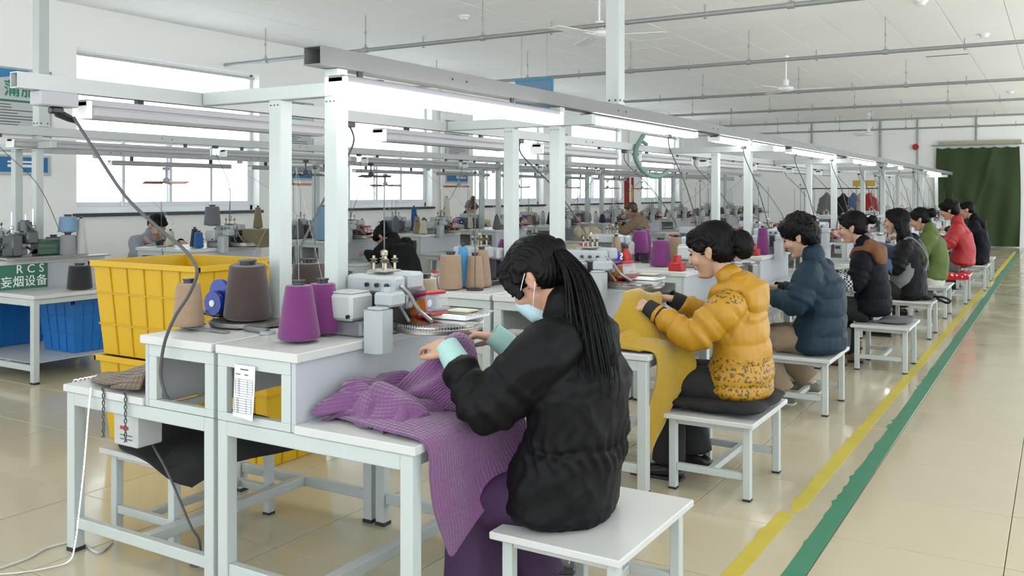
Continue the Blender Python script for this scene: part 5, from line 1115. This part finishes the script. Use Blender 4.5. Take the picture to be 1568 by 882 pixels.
c.sheet([[(-1.56, 13.70, z-.08), (-1.42, 13.70, z-.09), (-1.25, 13.70, z-.07), (-1.06, 13.70, z-.06)], [(-1.56, 13.72, z+.012), (-1.42, 13.715, z+.012), (-1.25, 13.715, z+.012), (-1.06, 13.72, z+.012)], [(-1.54, 13.90, z+.014), (-1.4, 13.90, z+.014), (-1.25, 13.9, z+.014), (-1.05, 13.9, z+.014)], [(-1.53, 14.3, z+.012), (-1.4, 14.3, z+.012), (-1.2, 14.3, z+.012), (-1.05, 14.3, z+.012)]], 30, 30, .004, 12, 1, .012)
c.build('seat_cloth', 'red_dots', 'red seat cloth with white dots on the stool of the person in red', 'cushion')
b_ = MB(); b_.loft([((-1.585, 8.21, .16), .06, .03), ((-1.585, 8.21, .24), .075, .035), ((-1.565, 8.21, .33), .05, .02)], 14); remeshed(b_, 'cloth_bag', 'cushion_grey', None, .008, 3); tag(bpy.data.objects['cloth_bag'], 'small grey cloth bag hanging below the stool of the woman with brown hood', 'bag')

# ================================================================== CRATES
def crate(label, x0, x1, y0, y1, z0, z1, material, line, rz=0, nx=5, nz=3, group=None):
    cx, cy = (x0+x1)/2, (y0+y1)/2; t = thing('crate', label, 'crate', (cx, cy, z0), rz, group); hx, hy, H = (x1-x0)/2, (y1-y0)/2, z1-z0; tp_ = .045
    def ring(z): s_ = tp_*(1-z/H); return hx-s_, hy-s_
    b_ = MB(); a0, b0 = ring(0); a1, b1 = ring(H); th = .012
    lo = [(-a0, -b0), (a0, -b0), (a0, b0), (-a0, b0)]; hi = [(-a1, -b1), (a1, -b1), (a1, b1), (-a1, b1)]; il = [(p[0]*(1-th/hx), p[1]*(1-th/hy)) for p in lo]; ih = [(p[0]*(1-th/hx), p[1]*(1-th/hy)) for p in hi]
    v = [(x, y, .003) for x, y in lo]+[(x, y, H) for x, y in hi]+[(x, y, .015) for x, y in il]+[(x, y, H) for x, y in ih]
    f = [(3, 2, 1, 0), (8, 9, 10, 11)]
    for i in range(4): j = (i+1) % 4; f += [(i, j, j+4, i+4), (j+8, i+8, i+12, j+12), (i+4, j+4, j+12, i+12)]
    b_.add(v, f); b_.build('shell', material, t, smooth=False)
    b_ = MB()
    for sy in (-1, 1): b_.box(-hx-.022, hx+.022, sy*(hy+.022), sy*(hy-.002), H-.03, H+.004, .004)
    for sx in (-1, 1): b_.box(sx*(hx+.022), sx*(hx-.002), -hy-.022, hy+.022, H-.03, H+.0045, .004)
    b_.build('rim', material, t, smooth=False)
    for axis in (0, 1):
        for sg in (-1, 1):
            for i in range(1, nx):
                u = -1+2*i/nx; b_ = MB(); w_ = .006; e = .007
                def pt(z, o, du): a, b2 = ring(z); return ((u*a+du, sg*(b2+o), z) if axis == 0 else (sg*(a+o), u*b2+du, z))
                P8 = [pt(z, o, du) for z in (.01, H-.03) for o in (-.004, e) for du in (-w_, w_)]
                b_.add(P8, [(0, 1, 3, 2), (4, 6, 7, 5), (0, 4, 5, 1), (2, 3, 7, 6), (0, 2, 6, 4), (1, 5, 7, 3)]); b_.build('rib', line, t, smooth=False)
    for j in range(1, nz+1):
        z = H*j/(nz+1); a, b2 = ring(z); b_ = MB(); e = .007
        b_.box(-a-e, a+e, -b2-e, -b2+.002, z-.005, z+.005); b_.box(-a-e, a+e, b2-.002, b2+e, z-.005, z+.005); b_.box(-a-e, -a+.002, -b2, b2, z-.005, z+.005); b_.box(a-.002, a+e, -b2, b2, z-.005, z+.005)
        b_.build('band', line, t, smooth=False)
    return t
crate('tall yellow plastic crate, upper one of the stack left of the nearest table', -5.07, -4.12, 3.43, 4.12, .52, 1.09, 'bin_yellow', 'bin_line', 0, 6, 2, 'yellow crates')
crate('yellow plastic crate, lower one of the stack left of the nearest table', -5.04, -4.15, 3.45, 4.10, 0, .515, 'bin_yellow', 'bin_line', 0, 5, 2, 'yellow crates')
crate('yellow crate seen through the open end of the nearest table', -4.08, -3.66, 3.50, 4.05, 0, .60, 'bin_yellow', 'bin_line', 0, 4, 2, 'yellow crates')
crate('blue plastic crate on the floor behind the table with the green sign', -9.15, -8.75, 5.2, 5.9, 0, .42, 'bin_blue', 'bin_blue', 0, 4, 2)
crate('blue plastic crate standing under the table with the green sign', -7.62, -7.10, 4.62, 5.02, .1505, .60, 'bin_blue', 'bin_blue', 0, 4, 2)
crate('low blue crate with cloth under the window row at the left edge', -8.35, -7.95, 4.35, 4.95, .1505, .58, 'bin_blue', 'bin_blue', 0, 4, 2)
# shelf rails and cloth heaps under the window-row table
b_ = MB(); b_.box(-8.6, -6.99, 4.22, 5.12, .146, .150); one('under_shelf', b_, 'laminate', 'thin white board shelf low under the table with the green sign', 'shelf', smooth=False)
def heap(loc, rx, ry, h, material, label, seed, group='cloth heaps'):
    b_ = MB(); rn = random.Random(seed)
    for q in range(7): b_.ball((rn.uniform(-.6, .6)*rx, rn.uniform(-.6, .6)*ry, h*.35), (rx*rn.uniform(.3, .55), ry*rn.uniform(.3, .55), h*rn.uniform(.3, .6)), 14, 8, Matrix.Rotation(rn.uniform(0, 3), 3, 'Z'))
    o = remeshed(b_, 'cloth_heap', material, None, max(.009, rx/26), 3, lambda p, n: .012*ridge(p, 2.0, seed)); lo = min(v.co.z for v in o.data.vertices); o.location = (loc[0], loc[1], loc[2]-lo); return tag(o, label, 'cloth', group)
heap((-6.35, 5.15, 0), .30, .14, .10, 'cloth_red', 'red cloth scraps lying on the floor behind the yellow crates', 3)
heap((-6.6, 5.5, .0), .34, .22, .16, 'cloth_lilac', 'heap of lilac and dark knit scraps on the floor behind the yellow crates', 5)
heap((-7.0, 5.55, 0), .2, .16, .13, 'cloth_cream', 'pale cloth heap on the floor left of the lilac scraps', 6)
heap((-6.55, 4.35, 0), .14, .07, .05, 'cloth_lilac', 'small lilac rag on the floor by the left table leg', 8) if False else None
for px, py, z, rx, ry, h, lab, sd, mt in ((742, 345, BT, .12, .10, .10, 'beige knit in the hands of the top bun worker', 14, 'cloth_cream'),):
    x, y, _ = at(px, py, z); heap((x, y, z), rx, ry, h, mt, lab, sd)

t = thing('trolley', 'white trolley table in the middle passage heaped with cream knit panels', 'table', (-5.15, 10.55, 0))
b_ = MB(); b_.box(-.42, .42, -.95, .95, .62, .65, .004); b_.build('top', 'laminate', t, smooth=False)
for x in (-.38, .38):
    for y in (-.9, .9): b_ = MB(); b_.box(x-.02, x+.02, y-.02, y+.02, 0, .6195); b_.build('leg', 'steel', t, smooth=False)
heap((-5.2, 10.2, .65), .34, .50, .17, 'cloth_cream', 'cream knit panels heaped on the near part of the white trolley', 11)
heap((-5.1, 11.1, .65), .30, .36, .22, 'cloth_cream', 'taller cream knit heap on the far part of the white trolley', 12)
heap((-7.06, 14.1, .70), .16, .34, .24, 'cloth_cream', 'cream knit heap on the window-row table before the man in light brown', 13)
heap((-3.35, 8.4, .70), .14, .25, .16, 'cloth_cream', 'cream knit heap on the back side of the aisle row', 15)
# ================================================================== SMALL THINGS, NEAREST TABLE
t = thing('paper_sheet', 'printed white record sheet taped to the front of the nearest table', 'paper', (-2.503, 2.2905, .80), .0)
c = Cloth(); c.sheet([[(-.052, -.001, .085), (0, -.001, .085), (.052, -.001, .085)], [(-.052, -.004, 0), (0, -.004, 0), (.052, -.004, 0)], [(-.050, -.012, -.10), (0, -.010, -.105), (.052, -.014, -.108)]], 8, 12, 0, 1, 0, .0006); c.build('sheet', 'paper', parent=t)
b_ = MB()
for q in range(15): z = .035-.0085*q; yy = -.0018-.0028*(1-(z+.1)/.185)*1.0-(.0075*max(0, -z)/.1); b_.box(-.044, .044, yy-.0022, yy-.0012, z-.0006, z+.0006)
for x in (-.044, -.028, -.022, .018, .043): b_.box(x-.0005, x+.0005, -.0060, -.0052, -.03, .035); b_.box(x-.0005, x+.0005, -.0125, -.0115, -.085, -.03)
b_.build('ruled_lines', 'ink', t, smooth=False, kind='stuff')
b_ = MB(); b_.box(-.02, .02, -.0045, -.0035, .068, .073); b_.box(-.044, -.02, -.0045, -.0035, .05, .054); b_.box(.0, .02, -.0045, -.0035, .05, .054); b_.build('heading', 'ink', t, smooth=False)
# control box under the left low top
t = thing('control_box', 'small grey switch box with red lettering under the left end of the nearest table', 'control box', (-3.22, 2.38, .54))
b_ = MB(); b_.box(-.075, .075, -.06, .06, -.055, .073, .005); b_.build('case', 'machine_light', t, smooth=False)
b_ = MB(); b_.box(-.03, .02, -.0625, -.0602, .012, .026); b_.build('lettering', 'red', t, smooth=False)
b_ = MB()
for q in range(2): b_.box(-.03, .045, -.0625, -.0602, -.012-.016*q, -.008-.016*q)
b_.build('small_print', 'ink', t, smooth=False)
b_ = MB(); b_.box(-.03, .03, -.03, .03, .0735, .128); b_.build('mount', 'steel', t, smooth=False)
for x, lab in ((-3.31, 'left'), (-3.17, 'right')):
    pts = [(x+.006*math.sin(q*1.9), 2.285+.004*math.cos(q*1.9), .72-.017*q) for q in range(13)]; p2 = [(x-.006*math.sin(q*1.9), 2.285-.004*math.cos(q*1.9), .72-.017*q) for q in range(13)]
    b_ = MB(); b_.tube(spline([(x, 2.33, .712)]+pts, 3), .0026, 5); b_.tube(spline([(x, 2.33, .712)]+p2, 3), .0026, 5); one('braided_cord', b_, 'cable', f'black braided cord dangling over the nearest table edge, {lab} of two', 'cord')
# measuring tape hanging from the table to the floor
pts = [at(165, 600, .705)]; tp_ = [(160, 640), (158, 700), (156, 740), (152, 790), (150, 822), (140, 858), (118, 874), (90, 880)]
P3 = [(-3.39, 2.282, .71), (-3.392, 2.272, .60), (-3.40, 2.26, .40), (-3.42, 2.25, .2), (-3.43, 2.24, .08), (-3.44, 2.22, .012), (-3.46, 2.14, .008), (-3.52, 2.05, .008), (-3.6, 1.98, .008)]
b_ = MB(); sp2 = spline(P3, 6); v = []
for p in sp2: v += [(p.x-.005, p.y, p.z), (p.x+.005, p.y, p.z), (p.x+.005, p.y+.001, p.z+.0005), (p.x-.005, p.y+.001, p.z+.0005)]
n = len(sp2); f = [(4*i+a, 4*i+(a+1) % 4, 4*i+4+(a+1) % 4, 4*i+4+a) for i in range(n-1) for a in range(4)]+[(3, 2, 1, 0), (4*n-4, 4*n-3, 4*n-2, 4*n-1)]; b_.add(v, f)
tm = one('measuring_tape', b_, 'white', 'white measuring tape hanging from the nearest table down to the floor', 'measuring tape')
b_ = MB()
for i in range(0, 30): p = sp2[i]; b_.box(p.x-.006, p.x-.001, p.y-.0012, p.y-.0004, p.z-.001, p.z+.001)
b_.build('tape_marks', 'ink', tm, smooth=False, kind='stuff')
cable([at(-30, 880, .006), at(40, 856, .006), at(75, 838, .006), at(120, 830, .006), at(150, 846, .006), at(172, 830, .006)], .005, 'cable_white', 'white cable lying on the floor at the lower left')
cable([(-3.24, 2.44, .50), (-3.17, 2.42, .46), (-3.06, 2.40, .38), (-2.93, 2.40, .20), (-2.90, 2.42, .135), (-2.92, 2.44, .03), (-3.0, 2.46, .008), (-3.02, 2.52, .008)], .005, 'cable', 'grey cable from the switch box down under the nearest table')
t = thing('foot_pedal', 'grey foot pedal with cord on the floor behind the nearest stool', 'foot pedal', at(846, 872, 0), .5)
b_ = MB(); b_.box(-.09, .09, -.06, .06, .0, .03, .008); b_.build('base', 'machine_dark', t, smooth=False)
b_ = MB(); b_.xf = Matrix.Translation((0, 0, .05)) @ Matrix.Rotation(.25, 4, 'Y'); b_.box(-.09, .07, -.05, .05, -.012, .018, .008); b_.build('treadle', 'grey_metal', t, smooth=False)
cable([at(846, 866, .02), at(815, 862, .01), at(790, 858, .01), at(760, 850, .008)], .004, 'cable', 'thin dark cord of the foot pedal on the floor')
# white tray and needle boards before the nearest machine
def tray(x, y, label):
    t = thing('tray', label, 'tray', (x, y, BT+.055), .0)
    b_ = MB(); b_.box(-.10, .13, -.06, .12, 0, .02, .003); b_.build('block', 'white', t, smooth=False)
    b_ = MB()
    for q in range(6): b_.box(-.08, .17, -.05+.028*q, -.04+.028*q, .021, .026, .001)
    b_.build('needle_strip', 'chrome', t, smooth=False)
    b_ = MB(); b_.box(.02, .12, -.03, .05, .0265, .034, .003); b_.build('yellow_slip', 'yarn_cream', t, smooth=False)
tray(-2.12, 3.0, 'white tray block with metal strips at the nearest machine'); tray(-2.12, 4.92, 'white tray with papers at the second machine')
b_ = MB(); b_.xf = Matrix.Rotation(.2, 4, 'Z'); 

# green plastic-coated sign with lettering on the window-row table side panel
t = thing('equipment_sign', 'green sign with white letters RCS on the side of the left table', 'sign', (-7.396, 4.36, .81))
b_ = MB(); b_.box(.0, .008, -.20, .215, -.10, .115, .001); b_.build('board', 'sign_green', t, smooth=False)
text('lettering', 'R C S', .10, 'white', t, (.009, .06, .062), RX, .001); text('lettering', '妄烟设备', .098, 'white', t, (.009, .01, -.042), RX, .001)
# green old linking machine on top
def old_machine(loc, label):
    t = thing('old_linking_machine', label, 'knitting machine', loc)
    b_ = MB(); b_.box(-.16, .16, -.30, .34, 0, .018, .004); b_.build('base_plate', 'plate', t, smooth=False)
    b_ = MB(); b_.tube([(0, .0, .075), (0, .28, .075)], .055, 18); b_.box(-.055, .055, .0, .28, .018, .07, .01); b_.build('green_body', 'machine_green', t)
    b_ = MB(); b_.box(-.08, .06, -.20, -.12, .0185, .17, .01); b_.box(-.10, .08, -.10, -.01, .10, .19, .012); b_.tube([(-.02, -.06, .19), (-.02, -.06, .25)], .05, 16); b_.tube([(-.02, -.06, .25), (-.02, -.06, .262)], .03, 12); b_.build('head', 'machine_dark', t)
    b_ = MB(); rn = random.Random(4)
    for q in range(16): a = (rn.uniform(-.1, .08), rn.uniform(-.24, .02), rn.uniform(.03, .2)); b_.tube([a, (a[0]+rn.uniform(-.05, .05), a[1]+rn.uniform(-.06, .06), a[2]+rn.uniform(-.06, .06))], rn.uniform(.004, .012), 6)
    b_.build('linkage', 'machine_dark', t)
    for q, (x, y) in enumerate(((-.08, -.02), (-.02, -.16), (.05, -.04))): b_ = MB(); b_.tube([(x, y, .17), (x, y, .30+.02*q)], .006, 6); b_.lathe([(.004, 0), (.016, .006), (.016, .02), (.004, .026)], (x, y, .20), 10); b_.build('tension_pin', 'chrome', t)
    b_ = MB(); b_.tube([(.03, .30, .075), (.03, .33, .075)], .07, 20); b_.build('handwheel', 'machine_dark', t)
    return t
om = old_machine((-7.56, 4.56, BT), 'old green and steel linking machine above the green RCS sign')
om.scale = (1.15, 1.15, 1.25)
b_ = MB(); b_.box(-7.40, -7.28, 4.22, 5.1, BT+.001, BT+.012, .002); one('plank', b_, 'plate', 'dark edged metal strip along the top above the green sign', 'metal strip', smooth=False)

# blue cover, red bottles on third and other tables
def bottles(x, y, who, rz=0):
    t = thing('machine_cover', f'glossy blue rounded cover with white swirl on {who}', 'machine cover', (x, y, BT), rz)
    b_ = MB(); b_.loft([((0, -.07, .07), .055, .045), ((0, 0, .085), .07, .065), ((0, .08, .07), .05, .045)], 18, side=(1, 0, 0)); remeshed(b_, 'shell', 'blue', t, .008, 3)
    b_ = MB(); b_.tube(spline([(.072, -.012, .10), (.073, .012, .108), (.074, .016, .092), (.074, -.004, .084), (.074, -.016, .072), (.073, .006, .062), (.071, .018, .070)], 4), .004, 6); b_.build('swirl', 'white', t)
    b_ = MB(); b_.box(-.06, .06, -.1, .1, 0, .02, .004); b_.build('foot', 'machine', t, smooth=False)
    t = thing('bottle', f'red plastic oil bottle beside the blue cover on {who}', 'bottle', (x+.02, y+.20, BT), rz)
    b_ = MB(); b_.lathe([(.04, 0), (.045, .01), (.045, .09), (.02, .12), (.02, .135)], (0, 0, 0), 18); b_.build('bottle_body', 'red', t); b_ = MB(); b_.lathe([(.022, .135), (.022, .155), (.01, .16)], (0, 0, 0), 12); b_.build('cap', 'plastic_black', t)
x, y, _ = at(920, 400, BT); bottles(-2.88, 6.22, 'the third table')
bottles(-2.45, 4.95, 'the second table', 0) if False else None
t = thing('oil_can', 'small red and white can in front of the face of the woman in yellow', 'can', snap(at(1062, 405, BT)))
b_ = MB(); b_.lathe([(.04, 0), (.04, .07)], (0, 0, 0), 16); b_.build('can_body', 'red', t); b_ = MB(); b_.lathe([(.041, .0705), (.041, .13), (.03, .14)], (0, 0, 0), 16); b_.build('can_top', 'white', t)
for k, px in ((3, 1192), (4, 1260), (5, 1290), (2, 1030)):
    b_ = MB(); b_.box(-.05, .05, -.05, .05, 0, .06, .005); b_.tube([(0, 0, .06), (0, 0, .11)], .03, 12); one('oil_can', b_, 'red', f'red oil can on the {nth(k)} table of the aisle row', 'can', loc=(-2.36, 2.30+1.9*k+.10, BT), group='red cans')

# ================================================================== HANGING THINGS
def clip_fan(loc, rz, mt, label):
    t = thing('clip_fan', label, 'fan', loc, rz, 'small hanging fans')
    b_ = MB(); b_.tube([(0, 0, .0), (0, 0, .11)], .010, 8); b_.box(-.03, .03, -.03, .03, .10, .13, .004); b_.build('bracket', 'lamp_off' if mt == 'fan_orange' else 'plastic_black', t)
    b_ = MB(); b_.lathe([(.015, -.05), (.035, -.04), (.035, .0), (.02, .012)], (0, 0, 0), 14); b_.build('motor', 'lamp_off' if mt == 'fan_orange' else 'plastic_black', t)
    for k in range(3): b_ = MB(); b_.xf = Matrix.Rotation(2*PI*k/3+.3, 4, 'Z') @ Matrix.Rotation(.3, 4, 'X'); b_.box(.03, .26, -.045, .045, -.046, -.040, .002); b_.build('blade', mt, t, smooth=False)
names = ['left of the first window', 'in front of the second window', 'right of the second window', 'before the third window', 'before the fourth window', 'before the red banner', 'before the fifth window', 'before the farthest window']
for k in range(8): clip_fan((-8.45, 6.6+1.9*k, 1.665), .4*k, 'fan_orange', f'small fan with orange blades hanging {["before the first window",*names[1:]][k]}')
x, y, z = atX(568, 265, -7.66); clip_fan((-7.66, y, 1.77), .3, 'plastic_black', 'small black fan hanging between the nearest posts')
x, y, z = atX(468, 280, -7.66); clip_fan((-7.66, y, 1.77), 1.0, 'plastic_black', 'small black fan hanging in front of the blue name plate')
# supply cables from the beams to the machines
def drop(x0, y0, z0, x1, y1, z1, label, r=.004, sag=.015, m_='cable'):
    b_ = MB(); b_.box(x0-.02, x0+.02, y0-.03, y0+.03, z0-.03, z0, .004); b_.tube(spline([(x0, y0, z0-.02), (x0+.01, y0+.02, z0-.12), ((x0+x1)/2+sag, (y0+y1)/2+sag, (z0+z1)/2), (x1, y1, z1+.06), (x1, y1, z1)], 6), r, 6); return one('drop_cable', b_, m_, label, 'cable', 'supply cables')
for k in range(0, 11):
    y = 3.79+1.83*k
    drop(-3.33, y, 1.8945, -2.97, y+.30 if k else 3.05, BT+.24 if k else BT+.25, f'dark supply cable from the back beam to the {nth(k)} machine of the aisle row', .0055 if k < 2 else .004)
    if k > 1: drop(-2.53, 2.30+1.9*k+.36, 1.95, -2.35, 2.30+1.9*k+.52, BT+.22, f'dark supply cable from the lamp beam to the {nth(k)} aisle-side machine', .005)
for k in range(1, 11): drop(-8.45, 3.85+1.9*k, 1.8945, -8.2, 2.25+1.9*k+1.90+.42, BT+.22, f'thin white supply cable near the windows past the {nth(k-1)} window-row table', .003, .03, 'cable_white'); drop(-7.66, 4.3+2.3*(k-1), 2.0095, -7.45, 2.25+1.9*k+.55, BT+.22, f'thin dark supply cable over the {nth(k-1)} window-row table, near side', .0035, .05)
# yarn threads running from cones to the guide masts
def threads(src, dst, label, col='cable_white'):
    b_ = MB()
    for s_ in src: b_.tube(spline([s_, tuple((a+b2)/2 for a, b2 in zip(s_, dst)), dst], 3), .0005, 4)
    return one('yarn_threads', b_, col, label, 'thread', kind='stuff') if False else tag(b_.build('yarn_threads', col, None, kind='stuff'), label, 'thread')
threads([(-2.43, 2.485, 1.17), (-2.475, 2.66, 1.16), (-2.93, 2.72, 1.23), (-3.0, 3.02, 1.21)], (-2.95, 3.0, 1.62), 'fine yarn threads rising from the nearest cones to the thread stand')
t = dup(mk, (-2.95, 3.12, BT), 0, 'thin black thread stand left of the nearest posts', 'thread stands')
threads([(-2.35, 4.3, 1.15), (-2.6, 4.4, 1.15), (-2.5, 4.6, 1.2)], (-2.87, 4.34, 1.62), 'fine yarn threads above the second table')
# blue hanging sign, green foam hose
x, y, z = atX(818, 145, -6.2)
t = thing('hanging_sign', 'light blue rectangular sign hanging from the ceiling behind the beam', 'sign', (x, y, 0), YAW*.0)
zt, zb = atX(818, 120, -6.2)[2], atX(818, 170, -6.2)[2]
b_ = MB(); b_.box(-.30, .30, -.012, .012, zb, zt, .003); b_.build('board', 'sign_sky', t, smooth=False); b_ = MB(); b_.box(-.27, .27, -.016, -.0125, zb+.04, zt-.05); b_.build('face', 'yarn_light blue', t, smooth=False)
b_ = MB(); b_.box(-.02, .18, -.019, -.0165, zb+.22, zb+.235); b_.build('lettering', 'ink', t, smooth=False)
for q in (-.2, .2): b_ = MB(); b_.tube([(q, 0, zt), (q, 0, CZ)], .004, 5); b_.build('hanging_wire', 'galv', t)
P4 = [(985, 207), (978, 218), (974, 228), (973, 240), (978, 252), (986, 262), (998, 269), (1012, 268), (1023, 260)]
b_ = MB(); b_.tube(spline([atX(a, b2+1, -3.28) for a, b2 in P4], 4), .022, 10); b_.tube([atX(980, 214, -3.28), atX(990, 221, -3.28)], .018, 10); one('foam_hose', b_, 'foam_green', 'green foam-wrapped hose curling around the back beam', 'hose')
# clothes rack with hanging garments before the back wall
YR = 24.6
xa, xb = atY(1226, 288, YR)[0], atY(1345, 288, YR)[0]; zr = 1.5+9*22/1390
t = thing('clothes_rack', 'black clothes rail before the white back wall', 'clothes rack', ((xa+xb)/2, YR, 0)); hw = (xb-xa)/2
b_ = MB(); b_.tube([(-hw, 0, zr), (hw, 0, zr)], .015, 8); b_.build('rail', 'plastic_black', t)
for sx in (-1, 1): b_ = MB(); b_.tube([(sx*(hw-.1), 0, .03), (sx*(hw-.1), 0, zr)], .015, 8); b_.build('upright', 'galv', t); b_ = MB(); b_.tube([(sx*(hw-.1), -.25, .02), (sx*(hw-.1), .25, .02)], .018, 8); b_.build('foot', 'galv', t)
for px, mt, lab, w_ in ((1266, 'apron', 'grey coat hanging at the left of the rail', .16), (1291, 'cushion_black', 'black coat hanging on the rail', .12), (1307, 'sleeve_blue', 'blue garment hanging on the rail', .12), (1318, 'pink', 'pink garment hanging on the rail', .14), (1331, 'cloth_red', 'dark red patterned garment at the right end of the rail', .15), (1325, 'yarn_cream', 'cream garment behind the red one on the rail', .12)):
    x = atY(px, 300, YR)[0]; b_ = MB(); b_.loft([((0, 0, -.16), w_*.4, .06), ((0, 0, -.24), w_, .07), ((0, 0, -.6), w_*1.1, .07), ((0, 0, -.98), w_*1.2, .06)], 14, side=(1, 0, 0))
    for sx in (-1, 1): b_.tube([(sx*w_*.85, 0, -.25), (sx*w_*1.35, 0, -.65)], .05, 8)
    o = remeshed(b_, 'garment', mt, None, .02, 3, lambda p, n: .02*ridge(p, 1.2, px)); o.location = (x, YR+(.1 if px == 1325 else 0), zr); tag(o, lab, 'garment', 'garments on the rail')
    b_ = MB(); b_.tube(spline([(0, 0, -.14), (0, 0, -.05), (.02, 0, -.0), (0, 0, .018), (-.015, 0, .005)], 3), .004, 5); b_.build('hanger_hook', 'galv', o)
b_ = MB(); x, y, z = atY(1323, 280, 25.2); b_.box(x-.28, x+.28, y-.02, y+.02, 1.70, 1.86, .004); 
for q in (-.2, .2): b_.tube([(x+q, y, 0), (x+q, y, 1.70)], .012, 6)
one('orange_board', b_, 'flame', 'orange board on thin legs above the clothes rail', 'board', smooth=False)
